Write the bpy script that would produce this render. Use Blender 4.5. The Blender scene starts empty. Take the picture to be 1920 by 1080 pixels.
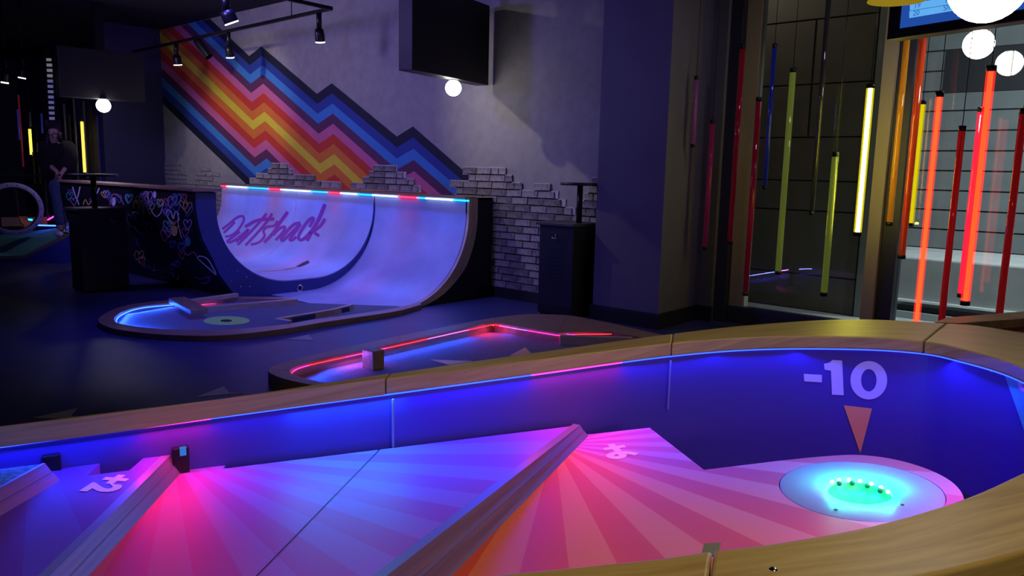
import bpy, bmesh, math, random
from mathutils import Vector, Matrix
random.seed(7)
sc = bpy.context.scene
COL = sc.collection
# ------------------------------------------------------------------ camera, world, exposure
F, HC = 1450.0, 1.4
PITCH, ROLL, YAW = math.atan(220 / F), math.atan(.023), math.radians(41.6)
f0 = Vector((-math.sin(YAW), math.cos(YAW), 0)); r0 = Vector((math.cos(YAW), math.sin(YAW), 0))
FW = f0 * math.cos(PITCH) - Vector((0, 0, 1)) * math.sin(PITCH)
u0 = r0.cross(FW)
RT = r0 * math.cos(ROLL) + u0 * math.sin(ROLL)
UP = -r0 * math.sin(ROLL) + u0 * math.cos(ROLL)
CAM = Vector((0, 0, HC))
cd = bpy.data.cameras.new('camera'); cam = bpy.data.objects.new('camera', cd); COL.objects.link(cam)
m3 = Matrix((RT, UP, -FW)).transposed()
cam.matrix_world = Matrix.Translation(CAM) @ m3.to_4x4()
cd.sensor_width = 36; cd.lens = F / 1920 * 36; cd.clip_start = .02
sc.camera = cam
vs = sc.view_settings
vs.view_transform = 'Standard'; vs.look = 'None'; vs.gamma = 1; vs.use_curve_mapping = False; vs.exposure = 0
w = bpy.data.worlds.new('world'); sc.world = w; w.use_nodes = True
w.node_tree.nodes['Background'].inputs[0].default_value = (.22, .24, .75, 1)
w.node_tree.nodes['Background'].inputs[1].default_value = .006

def light(name, kind, loc, power, color, size=.1, size_y=None, target=None, spot=None, blend=.6, rot=None):
    l = bpy.data.lights.new(name, kind); l.energy = power; l.color = color
    if kind == 'AREA':
        l.size = size
        if size_y: l.shape = 'RECTANGLE'; l.size_y = size_y
    elif kind in ('POINT', 'SPOT'): l.shadow_soft_size = size
    if spot: l.spot_size = math.radians(spot); l.spot_blend = blend
    o = bpy.data.objects.new(name, l); COL.objects.link(o); o.location = loc
    if target is not None:
        o.rotation_euler = (Vector(target) - Vector(loc)).to_track_quat('-Z', 'Y').to_euler()
    return o
# unseen hall lights; the wall, floor and column washes are added fill
light('fill_violet', 'SPOT', (-9.5, 1.6, 3.05), 340, (.33, .24, 1), .12, target=(-9.6, 6.3, 2.2), spot=125, blend=1).data.shadow_soft_size = .5
light('fill_violet_right', 'SPOT', (-6.0, 2.4, 3.1), 150, (.29, .21, 1), .12, target=(-6.2, 6.3, 1.8), spot=115, blend=1)
light('fill_blue', 'SPOT', (-6.0, 3.0, 3.6), 300, (.12, .10, 1), .2, target=(-6.0, 3.9, 0), spot=84, blend=1)
light('ceiling_lamp_warm', 'SPOT', (.9, .6, 3.3), 150, (1, .78, .38), .10, target=(-.35, 1.2, .8), spot=74, blend=1)
light('outdoor_fill', 'AREA', (-.5, 9.2, 3.85), 720, (.82, .96, 1), 6, .8, target=(-1.0, 11.6, .6))  # the three outdoor lights are added fill for cladding, plinth and pier
light('outdoor_fill_low', 'SPOT', (1.5, 7.6, 3.6), 680, (.85, .97, 1), .15, target=(-.6, 9.6, .2), spot=95, blend=1)
light('outdoor_fill_pier', 'AREA', (-4.0, 7.6, 3.8), 10, (1, .85, .6), 1.5, .4, target=(-3.0, 8.3, 1.5))
light('fill_neutral', 'SPOT', (-9.3, 2.6, 3.35), 95, (1, .90, .82), .4, target=(-9.8, 6.3, 2.0), spot=110, blend=1)  # added wide fill over the mural
light('column_side_fill', 'SPOT', (-1.6, 5.6, 3.6), 26, (.75, .68, 1), .1, target=(-3.6, 6.45, 1.8), spot=70, blend=1)  # added fill that lightens the column's right face
light('far_room_wash', 'SPOT', (-14.5, 1.0, 3.5), 45, (.3, .35, 1), .15, target=(-18, 4, 0), spot=110, blend=1)
light('column_fill', 'SPOT', (-2.4, 3.4, 3.55), 19, (.24, .17, 1), .12, target=(-3.9, 6.2, .6), spot=60, blend=1)

def ray(px, py): return FW + RT * ((px - 960) / F) - UP * ((py - 540) / F)
def onz(px, py, z): d = ray(px, py); return CAM + d * ((z - HC) / d.z)
def ony(px, py, y): d = ray(px, py); return CAM + d * (y / d.y)
def onx(px, py, x): d = ray(px, py); return CAM + d * (x / d.x)
def pix(p):
    v = Vector(p) - CAM; k = v.dot(FW); return 960 + F * v.dot(RT) / k, 540 - F * v.dot(UP) / k
def vert_at(x, y, py):     # height on a vertical line through (x,y) that meets image row py
    lo, hi = -1.0, 6.0
    for _ in range(40):
        m = (lo + hi) / 2
        if pix((x, y, m))[1] > py: lo = m
        else: hi = m
    return lo

# ------------------------------------------------------------------ materials
def srgb(r, g, b):
    f = lambda c: (c / 255 / 12.92) if c / 255 <= .04045 else ((c / 255 + .055) / 1.055) ** 2.4
    return (f(r), f(g), f(b))
def nodes(m): return m.node_tree.nodes, m.node_tree.links
def mat(name, col, rough=.5, metal=0, spec=.5, var=0, scale=8, bump=0, emit=None, es=0, alpha=None, trans=0, ior=1.45, coat=0):
    m = bpy.data.materials.new(name); m.use_nodes = True
    N, L = nodes(m); b = N['Principled BSDF']
    b.inputs['Base Color'].default_value = (*col, 1); b.inputs['Roughness'].default_value = rough
    b.inputs['Metallic'].default_value = metal; b.inputs['Specular IOR Level'].default_value = spec
    b.inputs['IOR'].default_value = ior
    b.inputs['Coat Weight'].default_value = coat
    if trans: b.inputs['Transmission Weight'].default_value = trans
    if emit: b.inputs['Emission Color'].default_value = (*emit, 1); b.inputs['Emission Strength'].default_value = es
    if var or bump:
        tc = N.new('ShaderNodeTexCoord'); nz = N.new('ShaderNodeTexNoise')
        nz.inputs['Scale'].default_value = scale; nz.inputs['Detail'].default_value = 6
        L.new(tc.outputs['Object'], nz.inputs['Vector'])
        if var:
            mx = N.new('ShaderNodeMixRGB'); mx.blend_type = 'MIX'
            mx.inputs[1].default_value = (*[c * (1 - var) for c in col], 1)
            mx.inputs[2].default_value = (*[min(1, c * (1 + var)) for c in col], 1)
            cr = N.new('ShaderNodeMapRange'); cr.inputs[1].default_value = .3; cr.inputs[2].default_value = .7
            L.new(nz.outputs['Fac'], cr.inputs[0]); L.new(cr.outputs[0], mx.inputs[0]); L.new(mx.outputs[0], b.inputs['Base Color'])
        if bump:
            bp = N.new('ShaderNodeBump'); bp.inputs['Strength'].default_value = bump; bp.inputs['Distance'].default_value = .01
            L.new(nz.outputs['Fac'], bp.inputs['Height']); L.new(bp.outputs[0], b.inputs['Normal'])
    return m
def emat(name, col, s):
    m = bpy.data.materials.new(name); m.use_nodes = True; N, L = nodes(m)
    N.remove(N['Principled BSDF']); e = N.new('ShaderNodeEmission')
    e.inputs[0].default_value = (*col, 1); e.inputs[1].default_value = s
    L.new(e.outputs[0], N['Material Output'].inputs[0]); return m
def wood(name, c1, c2, rough=.42, su=2.2, sv=30):
    m = bpy.data.materials.new(name); m.use_nodes = True; N, L = nodes(m); b = N['Principled BSDF']
    uv = N.new('ShaderNodeUVMap'); mp = N.new('ShaderNodeMapping'); mp.inputs['Scale'].default_value = (su, sv, 1)
    nz = N.new('ShaderNodeTexNoise'); nz.inputs['Scale'].default_value = 1.6; nz.inputs['Detail'].default_value = 9; nz.inputs['Distortion'].default_value = .6
    cr = N.new('ShaderNodeValToRGB'); cr.color_ramp.elements[0].position = .33; cr.color_ramp.elements[1].position = .68
    cr.color_ramp.elements[0].color = (*c2, 1); cr.color_ramp.elements[1].color = (*c1, 1)
    L.new(uv.outputs[0], mp.inputs[0]); L.new(mp.outputs[0], nz.inputs['Vector']); L.new(nz.outputs['Fac'], cr.inputs[0])
    L.new(cr.outputs[0], b.inputs['Base Color']); b.inputs['Roughness'].default_value = rough
    bp = N.new('ShaderNodeBump'); bp.inputs['Strength'].default_value = .12; bp.inputs['Distance'].default_value = .004
    L.new(nz.outputs['Fac'], bp.inputs['Height']); L.new(bp.outputs[0], b.inputs['Normal'])
    return m
def speck(name, c1, c2, scale=260, rough=.95):
    m = bpy.data.materials.new(name); m.use_nodes = True; N, L = nodes(m); b = N['Principled BSDF']
    tc = N.new('ShaderNodeTexCoord'); nz = N.new('ShaderNodeTexNoise'); nz.inputs['Scale'].default_value = scale; nz.inputs['Detail'].default_value = 2
    cr = N.new('ShaderNodeValToRGB'); cr.color_ramp.elements[0].position = .4; cr.color_ramp.elements[1].position = .62
    cr.color_ramp.elements[0].color = (*c1, 1); cr.color_ramp.elements[1].color = (*c2, 1)
    L.new(tc.outputs['Object'], nz.inputs['Vector']); L.new(nz.outputs['Fac'], cr.inputs[0]); L.new(cr.outputs[0], b.inputs['Base Color'])
    b.inputs['Roughness'].default_value = rough
    bp = N.new('ShaderNodeBump'); bp.inputs['Strength'].default_value = .6; bp.inputs['Distance'].default_value = .004
    L.new(nz.outputs['Fac'], bp.inputs['Height']); L.new(bp.outputs[0], b.inputs['Normal'])
    return m
A_ROT = math.atan2(.312, .980)
def rays_mat(name, center, n, phase, ramp, dark=.78, rough=.5):
    """printed starburst: wedges about a point, hue drifting with the angle"""
    m = bpy.data.materials.new(name); m.use_nodes = True; N, L = nodes(m); b = N['Principled BSDF']
    tc = N.new('ShaderNodeTexCoord'); sub = N.new('ShaderNodeVectorMath'); sub.operation = 'SUBTRACT'
    sub.inputs[1].default_value = (center[0], center[1], 0); L.new(tc.outputs['Object'], sub.inputs[0])
    rot = N.new('ShaderNodeVectorRotate'); rot.rotation_type = 'Z_AXIS'; rot.inputs['Angle'].default_value = A_ROT
    L.new(sub.outputs[0], rot.inputs['Vector'])
    g = N.new('ShaderNodeTexGradient'); g.gradient_type = 'RADIAL'; L.new(rot.outputs[0], g.inputs[0])
    def M(op, a, v=None, o=None):
        k = N.new('ShaderNodeMath'); k.operation = op; L.new(a, k.inputs[0])
        if v is not None: k.inputs[1].default_value = v
        return k.outputs[0]
    fr = M('FRACT', M('ADD', M('MULTIPLY', g.outputs['Fac'], n), phase)); st = M('GREATER_THAN', fr, .5)
    cr = N.new('ShaderNodeValToRGB'); els = cr.color_ramp.elements
    for i, (p, c) in enumerate(ramp):
        e = els[i] if i < 2 else els.new(p)
        e.position = p; e.color = (*c, 1)
    L.new(g.outputs['Fac'], cr.inputs[0])
    dk = N.new('ShaderNodeMixRGB'); dk.blend_type = 'MULTIPLY'; dk.inputs[2].default_value = (dark + .12, dark * .62, dark * .75, 1)
    L.new(st, dk.inputs[0]); L.new(cr.outputs[0], dk.inputs[1]); L.new(dk.outputs[0], b.inputs['Base Color'])
    b.inputs['Roughness'].default_value = rough
    return m
def glassy(name, tint=(1, 1, 1), refl=1.0, rough=0.0):
    """thin clear pane: Fresnel mirror over a transparent sheet"""
    m = bpy.data.materials.new(name); m.use_nodes = True; N, L = nodes(m); N.remove(N['Principled BSDF'])
    t = N.new('ShaderNodeBsdfTransparent'); t.inputs[0].default_value = (*tint, 1)
    g = N.new('ShaderNodeBsdfGlossy'); g.inputs['Roughness'].default_value = rough
    fr = N.new('ShaderNodeFresnel'); fr.inputs[0].default_value = 1.5
    mu = N.new('ShaderNodeMath'); mu.operation = 'MULTIPLY'; mu.inputs[1].default_value = refl; mu.use_clamp = True
    mx = N.new('ShaderNodeMixShader'); L.new(fr.outputs[0], mu.inputs[0]); L.new(mu.outputs[0], mx.inputs[0])
    L.new(t.outputs[0], mx.inputs[1]); L.new(g.outputs[0], mx.inputs[2]); L.new(mx.outputs[0], N['Material Output'].inputs[0])
    return m

M = {}
M['floor'] = mat('floor_vinyl', (.036, .040, .135), .45, spec=.5, var=.15, scale=3)
M['plaster'] = mat('grey_plaster', (.27, .255, .26), .8, var=.10, scale=9, bump=.2)
M['navy_wall'] = mat('navy_wall_paint', (.040, .042, .115), .7, var=.06, scale=3)
M['lilac_wall'] = mat('grey_wall_paint', (.105, .10, .15), .62, var=.06, scale=3)
M['dark'] = mat('dark_paint', (.010, .010, .016), .6)
M['ceil'] = mat('ceiling_black', (.012, .012, .022), .9)
M['black'] = mat('black_laminate', (.008, .008, .012), .5)
M['blackmetal'] = mat('black_metal', (.01, .01, .013), .35, metal=.3)
M['chrome'] = mat('chrome', (.8, .8, .8), .15, metal=1)
M['brick'] = mat('whitewashed_brick', (.26, .24, .25), .85, var=.42, scale=22, bump=.6)
M['brick2'] = mat('whitewashed_brick_dark', (.17, .155, .165), .85, var=.5, scale=26, bump=.6)
M['mortar'] = mat('pale_mortar', (.42, .40, .42), .9, var=.2, scale=20)
M['rampwhite'] = mat('ramp_sheet', (.36, .385, .60), .36, var=.16, scale=2.4, spec=.5)
M['navy'] = mat('navy_laminate', (.03, .045, .22), .45)
M['board'] = mat('indigo_board', (.060, .042, .29), .42, spec=.35)
M['oak'] = wood('oak_rail', (.46, .34, .15), (.33, .225, .085))
M['oak_dark'] = wood('oak_rail_brown', (.37, .24, .16), (.25, .15, .09))
M['ply'] = wood('plywood_edge', (.62, .46, .38), (.46, .32, .25), su=3, sv=60)
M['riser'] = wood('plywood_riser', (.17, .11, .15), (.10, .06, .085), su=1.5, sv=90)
M['trimstrip'] = mat('satin_edge_strip', (.20, .23, .32), .35, metal=.2)
M['carpet'] = speck('dark_carpet', (.05, .055, .08), (.26, .28, .36))
M['teal'] = speck('teal_carpet', (.05, .22, .25), (.12, .38, .40), 90)
M['green'] = mat('lime_disc', (.42, .90, .18), .6)
M['orange'] = mat('orange_print', (.78, .30, .14), .55)
M['tan_print'] = mat('tan_print', (.9, .52, .25), .6)
M['grey_print'] = mat('grey_print', (.34, .31, .28), .6)
M['white_print'] = mat('pale_print', (.55, .50, .85), .5)
M['lilac_print'] = mat('lilac_print', (.86, .74, 1.0), .5)
M['logo'] = mat('purple_paint', (.27, .03, .30), .55)
M['tealsheet'] = mat('teal_sheet', (.06, .36, .50), .4)
M['pinkprint'] = mat('pink_print', (.9, .35, .75), .5)
M['skin'] = mat('skin', (.42, .24, .22), .55)
M['hair'] = mat('dark_hair', (.012, .009, .012), .5)
M['knit'] = mat('black_knit', (.006, .006, .007), .95)
M['denim'] = mat('blue_denim', (.05, .08, .17), .9, var=.3, scale=30)
M['shoe'] = mat('white_shoe', (.6, .58, .66), .6)
M['pier'] = mat('stone_pier', (.085, .078, .070), .6, var=.12, scale=3)
M['tile'] = mat('grey_cladding', (.15, .165, .17), .55, var=.14, scale=2.0)
M['concrete'] = mat('pale_concrete', (.26, .27, .27), .8, var=.12, scale=4)
M['mullion'] = mat('bronze_mullion', (.26, .21, .17), .5)
M['framedark'] = mat('navy_frame', (.02, .02, .045), .45)
M['glass'] = glassy('window_glass', (.86, .88, .88), 1.25)
M['globe'] = emat('globe_glow', (1, .95, .84), 26)
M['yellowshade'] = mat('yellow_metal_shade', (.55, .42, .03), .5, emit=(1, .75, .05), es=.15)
M['led_blue'] = emat('led_blue', (.02, .06, 1), 4.5)
M['led_pink'] = emat('led_magenta', (1, .03, .50), 4.5)
M['led_red'] = emat('led_red', (1, .02, .05), 5)
M['led_white'] = emat('led_white', (.55, .78, 1), 3.2)
M['led_cyan'] = emat('led_cyan', (.02, .42, 1), 3.0)
M['led_dim_red'] = emat('led_soft_red', (1, .05, .08), 7)
M['led_violet'] = emat('led_violet', (.5, .12, 1), 4)
M['led_mid_blue'] = emat('led_mid_blue', (.02, .08, 1), 9)

# ------------------------------------------------------------------ mesh helpers
def obj(name, verts, faces, m, parent=None, smooth=False, uvs=None, loc=None):
    me = bpy.data.meshes.new(name); me.from_pydata([tuple(v) for v in verts], [], faces)
    if uvs:
        l = me.uv_layers.new(name='UVMap')
        for p in me.polygons:
            for li in p.loop_indices: l.data[li].uv = uvs[me.loops[li].vertex_index]
    me.materials.append(m)
    if smooth:
        for p in me.polygons: p.use_smooth = True
    me.update()
    o = bpy.data.objects.new(name, me); COL.objects.link(o)
    if parent: o.parent = parent
    return o
def fixn(o):
    bm = bmesh.new(); bm.from_mesh(o.data); bmesh.ops.recalc_face_normals(bm, faces=bm.faces); bm.to_mesh(o.data); bm.free(); return o
def bevel(o, wd=.004, seg=2):
    b = o.modifiers.new('bevel', 'BEVEL'); b.width = wd; b.segments = seg; b.limit_method = 'ANGLE'; b.angle_limit = math.radians(40); return o
def tag(o, label=None, cat=None, group=None, kind=None):
    if label: o['label'] = label
    if cat: o['category'] = cat
    if group: o['group'] = group
    if kind: o['kind'] = kind
    return o
def thing(name, loc, label, cat, group=None):
    o = bpy.data.objects.new(name, None); COL.objects.link(o); o.location = loc; o.empty_display_size = .1
    tag(o, label, cat, group); return o
def par(o, root):           # parent while keeping world coordinates of the mesh data
    o.parent = root
    o.matrix_parent_inverse = Matrix.Translation(root.location).inverted() if root.parent is None else Matrix.Identity(4)
    return o
def put(name, verts, faces, m, root, **k):
    """part whose vertices are given in world space, stored relative to its root"""
    off = Vector(root.location) if root and root.type == 'EMPTY' else Vector()
    if root and root.parent: off = Vector(root.parent.location)
    o = obj(name, [Vector(v) - off for v in verts], faces, m, root, **k)
    return o
BOXF = [(0, 3, 2, 1), (4, 5, 6, 7), (0, 1, 5, 4), (1, 2, 6, 5), (2, 3, 7, 6), (3, 0, 4, 7)]
def boxv(x0, x1, y0, y1, z0, z1):
    return [(x0, y0, z0), (x1, y0, z0), (x1, y1, z0), (x0, y1, z0), (x0, y0, z1), (x1, y0, z1), (x1, y1, z1), (x0, y1, z1)]
BUV = [(0, 0), (1, 0), (1, .3), (0, .3), (0, .4), (1, .4), (1, .7), (0, .7)]
def box(name, x0, x1, y0, y1, z0, z1, m, root=None, bev=0, uv=False):
    L = max(x1 - x0, y1 - y0, z1 - z0)
    o = put(name, boxv(x0, x1, y0, y1, z0, z1), BOXF, m, root, uvs=[(u * L, v * .2) for u, v in BUV] if uv else None)
    if bev: bevel(o, bev)
    return o
def obox(name, c, ax, ay, hx, hy, z0, z1, m, root=None, bev=0):
    """box with its own horizontal axes"""
    c = Vector(c); ax = Vector(ax).normalized(); ay = Vector(ay).normalized(); vs_ = []
    for z in (z0, z1):
        for sx, sy in ((-1, -1), (1, -1), (1, 1), (-1, 1)):
            p = c + ax * hx * sx + ay * hy * sy; vs_.append((p.x, p.y, z))
    o = fixn(put(name, vs_, BOXF, m, root, uvs=[(u, v * .2) for u, v in BUV]))
    if bev: bevel(o, bev)
    return o
def slab(name, pts, thick, m, root=None, bev=0, uvdir=None):
    """polygon (world points) given a thickness straight down"""
    pts = [Vector(p) for p in pts]; n = len(pts)
    vs_ = pts + [p - Vector((0, 0, thick)) for p in pts]
    fs = [tuple(range(n)), tuple(reversed(range(n, 2 * n)))] + [(i, i + n, (i + 1) % n + n, (i + 1) % n) for i in range(n)]
    o = fixn(put(name, vs_, fs, m, root, uvs=[(v.x, v.y * .3) for v in vs_]))
    bm = bmesh.new(); bm.from_mesh(o.data)
    bmesh.ops.triangulate(bm, faces=[f for f in bm.faces if len(f.verts) > 4]); bm.to_mesh(o.data); bm.free()
    if bev: bevel(o, bev)
    return o
def cyl(name, p0, p1, r, m, root=None, n=16, r1=None, smooth=True, caps=True):
    p0 = Vector(p0); p1 = Vector(p1); r1 = r if r1 is None else r1
    q = (p1 - p0).to_track_quat('Z', 'Y'); vs_ = []
    for p, rr in ((p0, r), (p1, r1)):
        for i in range(n):
            a = 2 * math.pi * i / n; vs_.append(p + q @ Vector((math.cos(a) * rr, math.sin(a) * rr, 0)))
    fs = [(i, (i + 1) % n, (i + 1) % n + n, i + n) for i in range(n)]
    if caps: fs += [tuple(reversed(range(n))), tuple(range(n, 2 * n))]
    o = put(name, vs_, fs, m, root)
    if smooth:
        for p in o.data.polygons: p.use_smooth = len(p.vertices) == 4
    return o
def sphere(name, c, r, m, root=None, seg=24, rings=14, sq=(1, 1, 1)):
    c = Vector(c); vs_ = [c + Vector((0, 0, r * sq[2]))]; fs = []
    for j in range(1, rings):
        t = math.pi * j / rings
        for i in range(seg):
            a = 2 * math.pi * i / seg
            vs_.append(c + Vector((math.sin(t) * math.cos(a) * r * sq[0], math.sin(t) * math.sin(a) * r * sq[1], math.cos(t) * r * sq[2])))
    vs_.append(c - Vector((0, 0, r * sq[2]))); e = len(vs_) - 1
    for i in range(seg): fs.append((0, 1 + i, 1 + (i + 1) % seg))
    for j in range(rings - 2):
        for i in range(seg):
            a = 1 + j * seg + i; b = 1 + j * seg + (i + 1) % seg; fs.append((a, a + seg, b + seg, b))
    s = 1 + (rings - 2) * seg
    for i in range(seg): fs.append((s + i, e, s + (i + 1) % seg))
    return put(name, vs_, fs, m, root, smooth=True)
def lathe(name, c, prof, m, root=None, n=32, axis=None):
    """prof: (radius, height) list about an axis through c"""
    c = Vector(c); q = (Vector(axis) if axis else Vector((0, 0, 1))).to_track_quat('Z', 'Y'); vs_ = []; fs = []
    for r, z in prof:
        for i in range(n):
            a = 2 * math.pi * i / n; vs_.append(c + q @ Vector((math.cos(a) * r, math.sin(a) * r, z)))
    for j in range(len(prof) - 1):
        for i in range(n):
            a = j * n + i; b = j * n + (i + 1) % n; fs.append((a, b, b + n, a + n))
    return put(name, vs_, fs, m, root, smooth=True)
def spline(pts, per=8, closed=False):
    P = [Vector(p) for p in pts]; n = len(P); out = []
    for i in range(n if closed else n - 1):
        if closed: a, b, c, d = P[i - 1], P[i], P[(i + 1) % n], P[(i + 2) % n]
        else: a, b, c, d = P[max(i - 1, 0)], P[i], P[i + 1], P[min(i + 2, n - 1)]
        for k in range(per):
            t = k / per
            out.append(.5 * ((2 * b) + (c - a) * t + (2 * a - 5 * b + 4 * c - d) * t * t + (3 * b - a - 3 * c + d) * t ** 3))
    if not closed: out.append(P[-1])
    return out
def resample(P, n):
    P = [Vector(p) for p in P]; s = [0]
    for a, b in zip(P, P[1:]): s.append(s[-1] + (b - a).length)
    out = []; j = 0
    for i in range(n):
        t = s[-1] * i / (n - 1)
        while j < len(P) - 2 and s[j + 1] < t: j += 1
        k = (t - s[j]) / max(1e-9, s[j + 1] - s[j]); out.append(P[j].lerp(P[j + 1], min(1, k)))
    return out
def strip_between(name, A, B, z0, z1, m, root=None, bev=0, i0=0, i1=None):
    """solid band between two horizontal paths of equal length (heights z0..z1; z may be callable)"""
    i1 = len(A) if i1 is None else i1; A = A[i0:i1]; B = B[i0:i1]; n = len(A); vs_ = []; uv = []; s = 0
    zz = (lambda z, p: z(p) if callable(z) else z)
    for i in range(n):
        if i: s += ((A[i] - A[i - 1]).length + (B[i] - B[i - 1]).length) / 2
        wd = (A[i] - B[i]).length
        for p, zv, v in ((A[i], z1, 0), (B[i], z1, wd), (B[i], z0, wd + .06), (A[i], z0, -.06)):
            vs_.append((p.x, p.y, zz(zv, p))); uv.append((s, v))
    fs = []
    for i in range(n - 1):
        a = 4 * i; b = a + 4
        for k in range(4): fs.append((a + k, a + (k + 1) % 4, b + (k + 1) % 4, b + k))
    fs += [(0, 3, 2, 1), (4 * n - 4, 4 * n - 3, 4 * n - 2, 4 * n - 1)]
    o = fixn(put(name, vs_, fs, m, root, uvs=uv))
    if bev: bevel(o, bev, 3)
    return o
def offset(P, d):
    """offset of a horizontal path to its left"""
    out = []
    for i, p in enumerate(P):
        t = (P[min(i + 1, len(P) - 1)] - P[max(i - 1, 0)]); t.z = 0; t.normalize()
        out.append(p + Vector((-t.y, t.x, 0)) * d)
    return out
def sheet(name, path, z0, z1, th, m, root=None):
    """upright thin board following a horizontal path"""
    return strip_between(name, path, offset(path, th), z0, z1, m, root)
def bar(name, a, b, wd, z0, z1, m, root=None, bev=.004):
    a = Vector(a); b = Vector(b); d = (b - a); d.z = 0; L = d.length; d.normalize()
    return obox(name, (a + b) / 2, d, (-d.y, d.x, 0), L / 2, wd / 2, z0, z1, m, root, bev)
def ribbon(P, widths):
    """flat 2D ribbon outline (px) as list of quads"""
    P = [Vector((p[0], p[1])) for p in P]; n = len(P); out = []
    for i in range(n):
        t = (P[min(i + 1, n - 1)] - P[max(i - 1, 0)]).normalized(); nn = Vector((-t.y, t.x)); wd = widths if not isinstance(widths, (list, tuple)) else widths[i]
        out.append((P[i] + nn * wd / 2, P[i] - nn * wd / 2))
    return out
def sp2(pts, per=6):
    return [(p.x, p.y) for p in spline([Vector((a, b, 0)) for a, b in pts], per)]
def decal_ribbon(name, P, wd, hit, m, root):
    vs_ = []; fs = []
    for a, b in ribbon(P, wd): vs_ += [hit(*a), hit(*b)]
    for i in range(len(P) - 1): fs.append((2 * i, 2 * i + 1, 2 * i + 3, 2 * i + 2))
    return put(name, vs_, fs, m, root)
def decal_poly(name, P, hit, m, root):
    o = put(name, [hit(*p) for p in P], [tuple(range(len(P)))], m, root)
    return o
def text_mesh(txt, bold=.0):
    cu = bpy.data.curves.new('t', 'FONT'); cu.body = txt; cu.offset = bold; cu.resolution_u = 4
    o = bpy.data.objects.new('t', cu); COL.objects.link(o)
    me = bpy.data.meshes.new_from_object(o.evaluated_get(bpy.context.evaluated_depsgraph_get()))
    bpy.data.objects.remove(o); V = [v.co.copy() for v in me.vertices]; Fc = [tuple(p.vertices) for p in me.polygons]
    return V, Fc

# ================================================================== SETTING
YW = 6.30
fl = box('floor', -22, 3.5, -3.0, YW + .65, -.1, 0, M['floor']); tag(fl, 'dark navy vinyl floor of the playing hall', kind='structure')
ce = box('ceiling', -22, 3.5, -3.0, YW + .65, 3.68, 3.85, M['ceil']); tag(ce, 'dark ceiling above the courses', kind='structure')
wb = box('wall_back', -14.2, -3.61, YW, YW + .2, 0, 3.68, M['plaster']); tag(wb, 'mottled grey plaster wall behind the half pipe', kind='structure')
bb = box('baseboard_back', -13.9, -4.2, YW - .03, YW, 0, .11, M['dark']); tag(bb, 'black skirting along the back wall', kind='structure')
wl = box('wall_left', -14.15, -13.93, 5.28, YW, 0, 3.68, M['navy_wall']); tag(wl, 'navy wall return left of the mural', kind='structure')
wf = box('wall_far', -21.5, -21.3, -2.9, YW, 0, 3.68, M['navy_wall']); tag(wf, 'far dark wall of the left hall', kind='structure')
wf2 = box('wall_far_side', -21.3, -14.15, YW - .1, YW, 0, 3.68, M['navy_wall']); tag(wf2, 'dark side wall of the left hall', kind='structure')
# big square column
cv = [(-4.30, 6.02), (-3.592, 6.047), (-3.61, 6.81), (-4.30, 6.81)]
def prism(name, P, z0, z1, m, root=None):
    n = len(P); vs_ = [(x, y, z0) for x, y in P] + [(x, y, z1) for x, y in P]
    return fixn(put(name, vs_, [tuple(range(n)), tuple(range(n, 2 * n))] + [(i, (i + 1) % n, (i + 1) % n + n, i + n) for i in range(n)], m, root))
c = prism('wall_column', cv, 0, 3.68, M['lilac_wall']); tag(c, 'square violet-grey column between the brick wall and the glass', kind='structure')
cbb = prism('baseboard_column', [(-4.32, 6.0), (-3.57, 6.027), (-3.59, 6.79), (-4.3, 6.79)], 0, .144, M['dark']); tag(cbb, 'black skirting around the column', kind='structure')
wr = box('wall_recess', -3.62, -3.46, 6.80, 6.95, 0, 3.68, M['lilac_wall']); tag(wr, 'narrow wall strip beside the glass', kind='structure')
box('baseboard_recess', -3.60, -3.44, 6.775, 6.80, 0, .144, M['dark'])['kind'] = 'structure'

# ---- mural: 15 zigzag stripes, painted on the wall
mural = thing('wall_mural', (-10, YW - .004, 2.2), 'rainbow zigzag mural of diagonal stripes painted on the plaster wall', 'mural')
cols = [(14, 18, 52), (38, 62, 150), (60, 130, 205), (92, 44, 88), (205, 100, 150), (205, 58, 44), (222, 118, 48), (226, 204, 56)]
cols = cols + cols[:7][::-1]
cname = ['navy', 'blue', 'light blue', 'plum', 'pink', 'red', 'orange', 'yellow']
cname = cname + cname[:7][::-1]
def clip(poly, f):
    out = []
    for i, a in enumerate(poly):
        b = poly[(i + 1) % len(poly)]; fa, fb = f(a), f(b)
        if fa >= 0: out.append(a)
        if (fa >= 0) != (fb >= 0): out.append(a + (b - a) * (fa / (fa - fb)))
    return out
def bound(k):
    v1 = (467 + k * .95, 105 + k * 17.3); p1 = (490 + k * .85, 87 + k * 17.5)
    v2 = (594 + k * .85, 176 + k * 18.7); p2 = (622 + k * .6, 156 + k * 19.0)
    v3 = (744, 256 + k * 20.6); p3 = (774 + k * .6, 237 + k * 21.0); e = (1000, 237 + k * 21.0 + (1000 - 774 - .6 * k) * .872)
    l0 = (250, v1[1] - (v1[0] - 250) * (.95 + .001 * k))
    return [ony(*p, YW - .004) for p in (l0, v1, p1, v2, p2, v3, p3, e)]
pm = [mat('mural_' + n.replace(' ', '_'), [v * .82 for v in srgb(*c_)], .75, var=.05, scale=6) for n, c_ in zip(cname, cols)]
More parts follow.
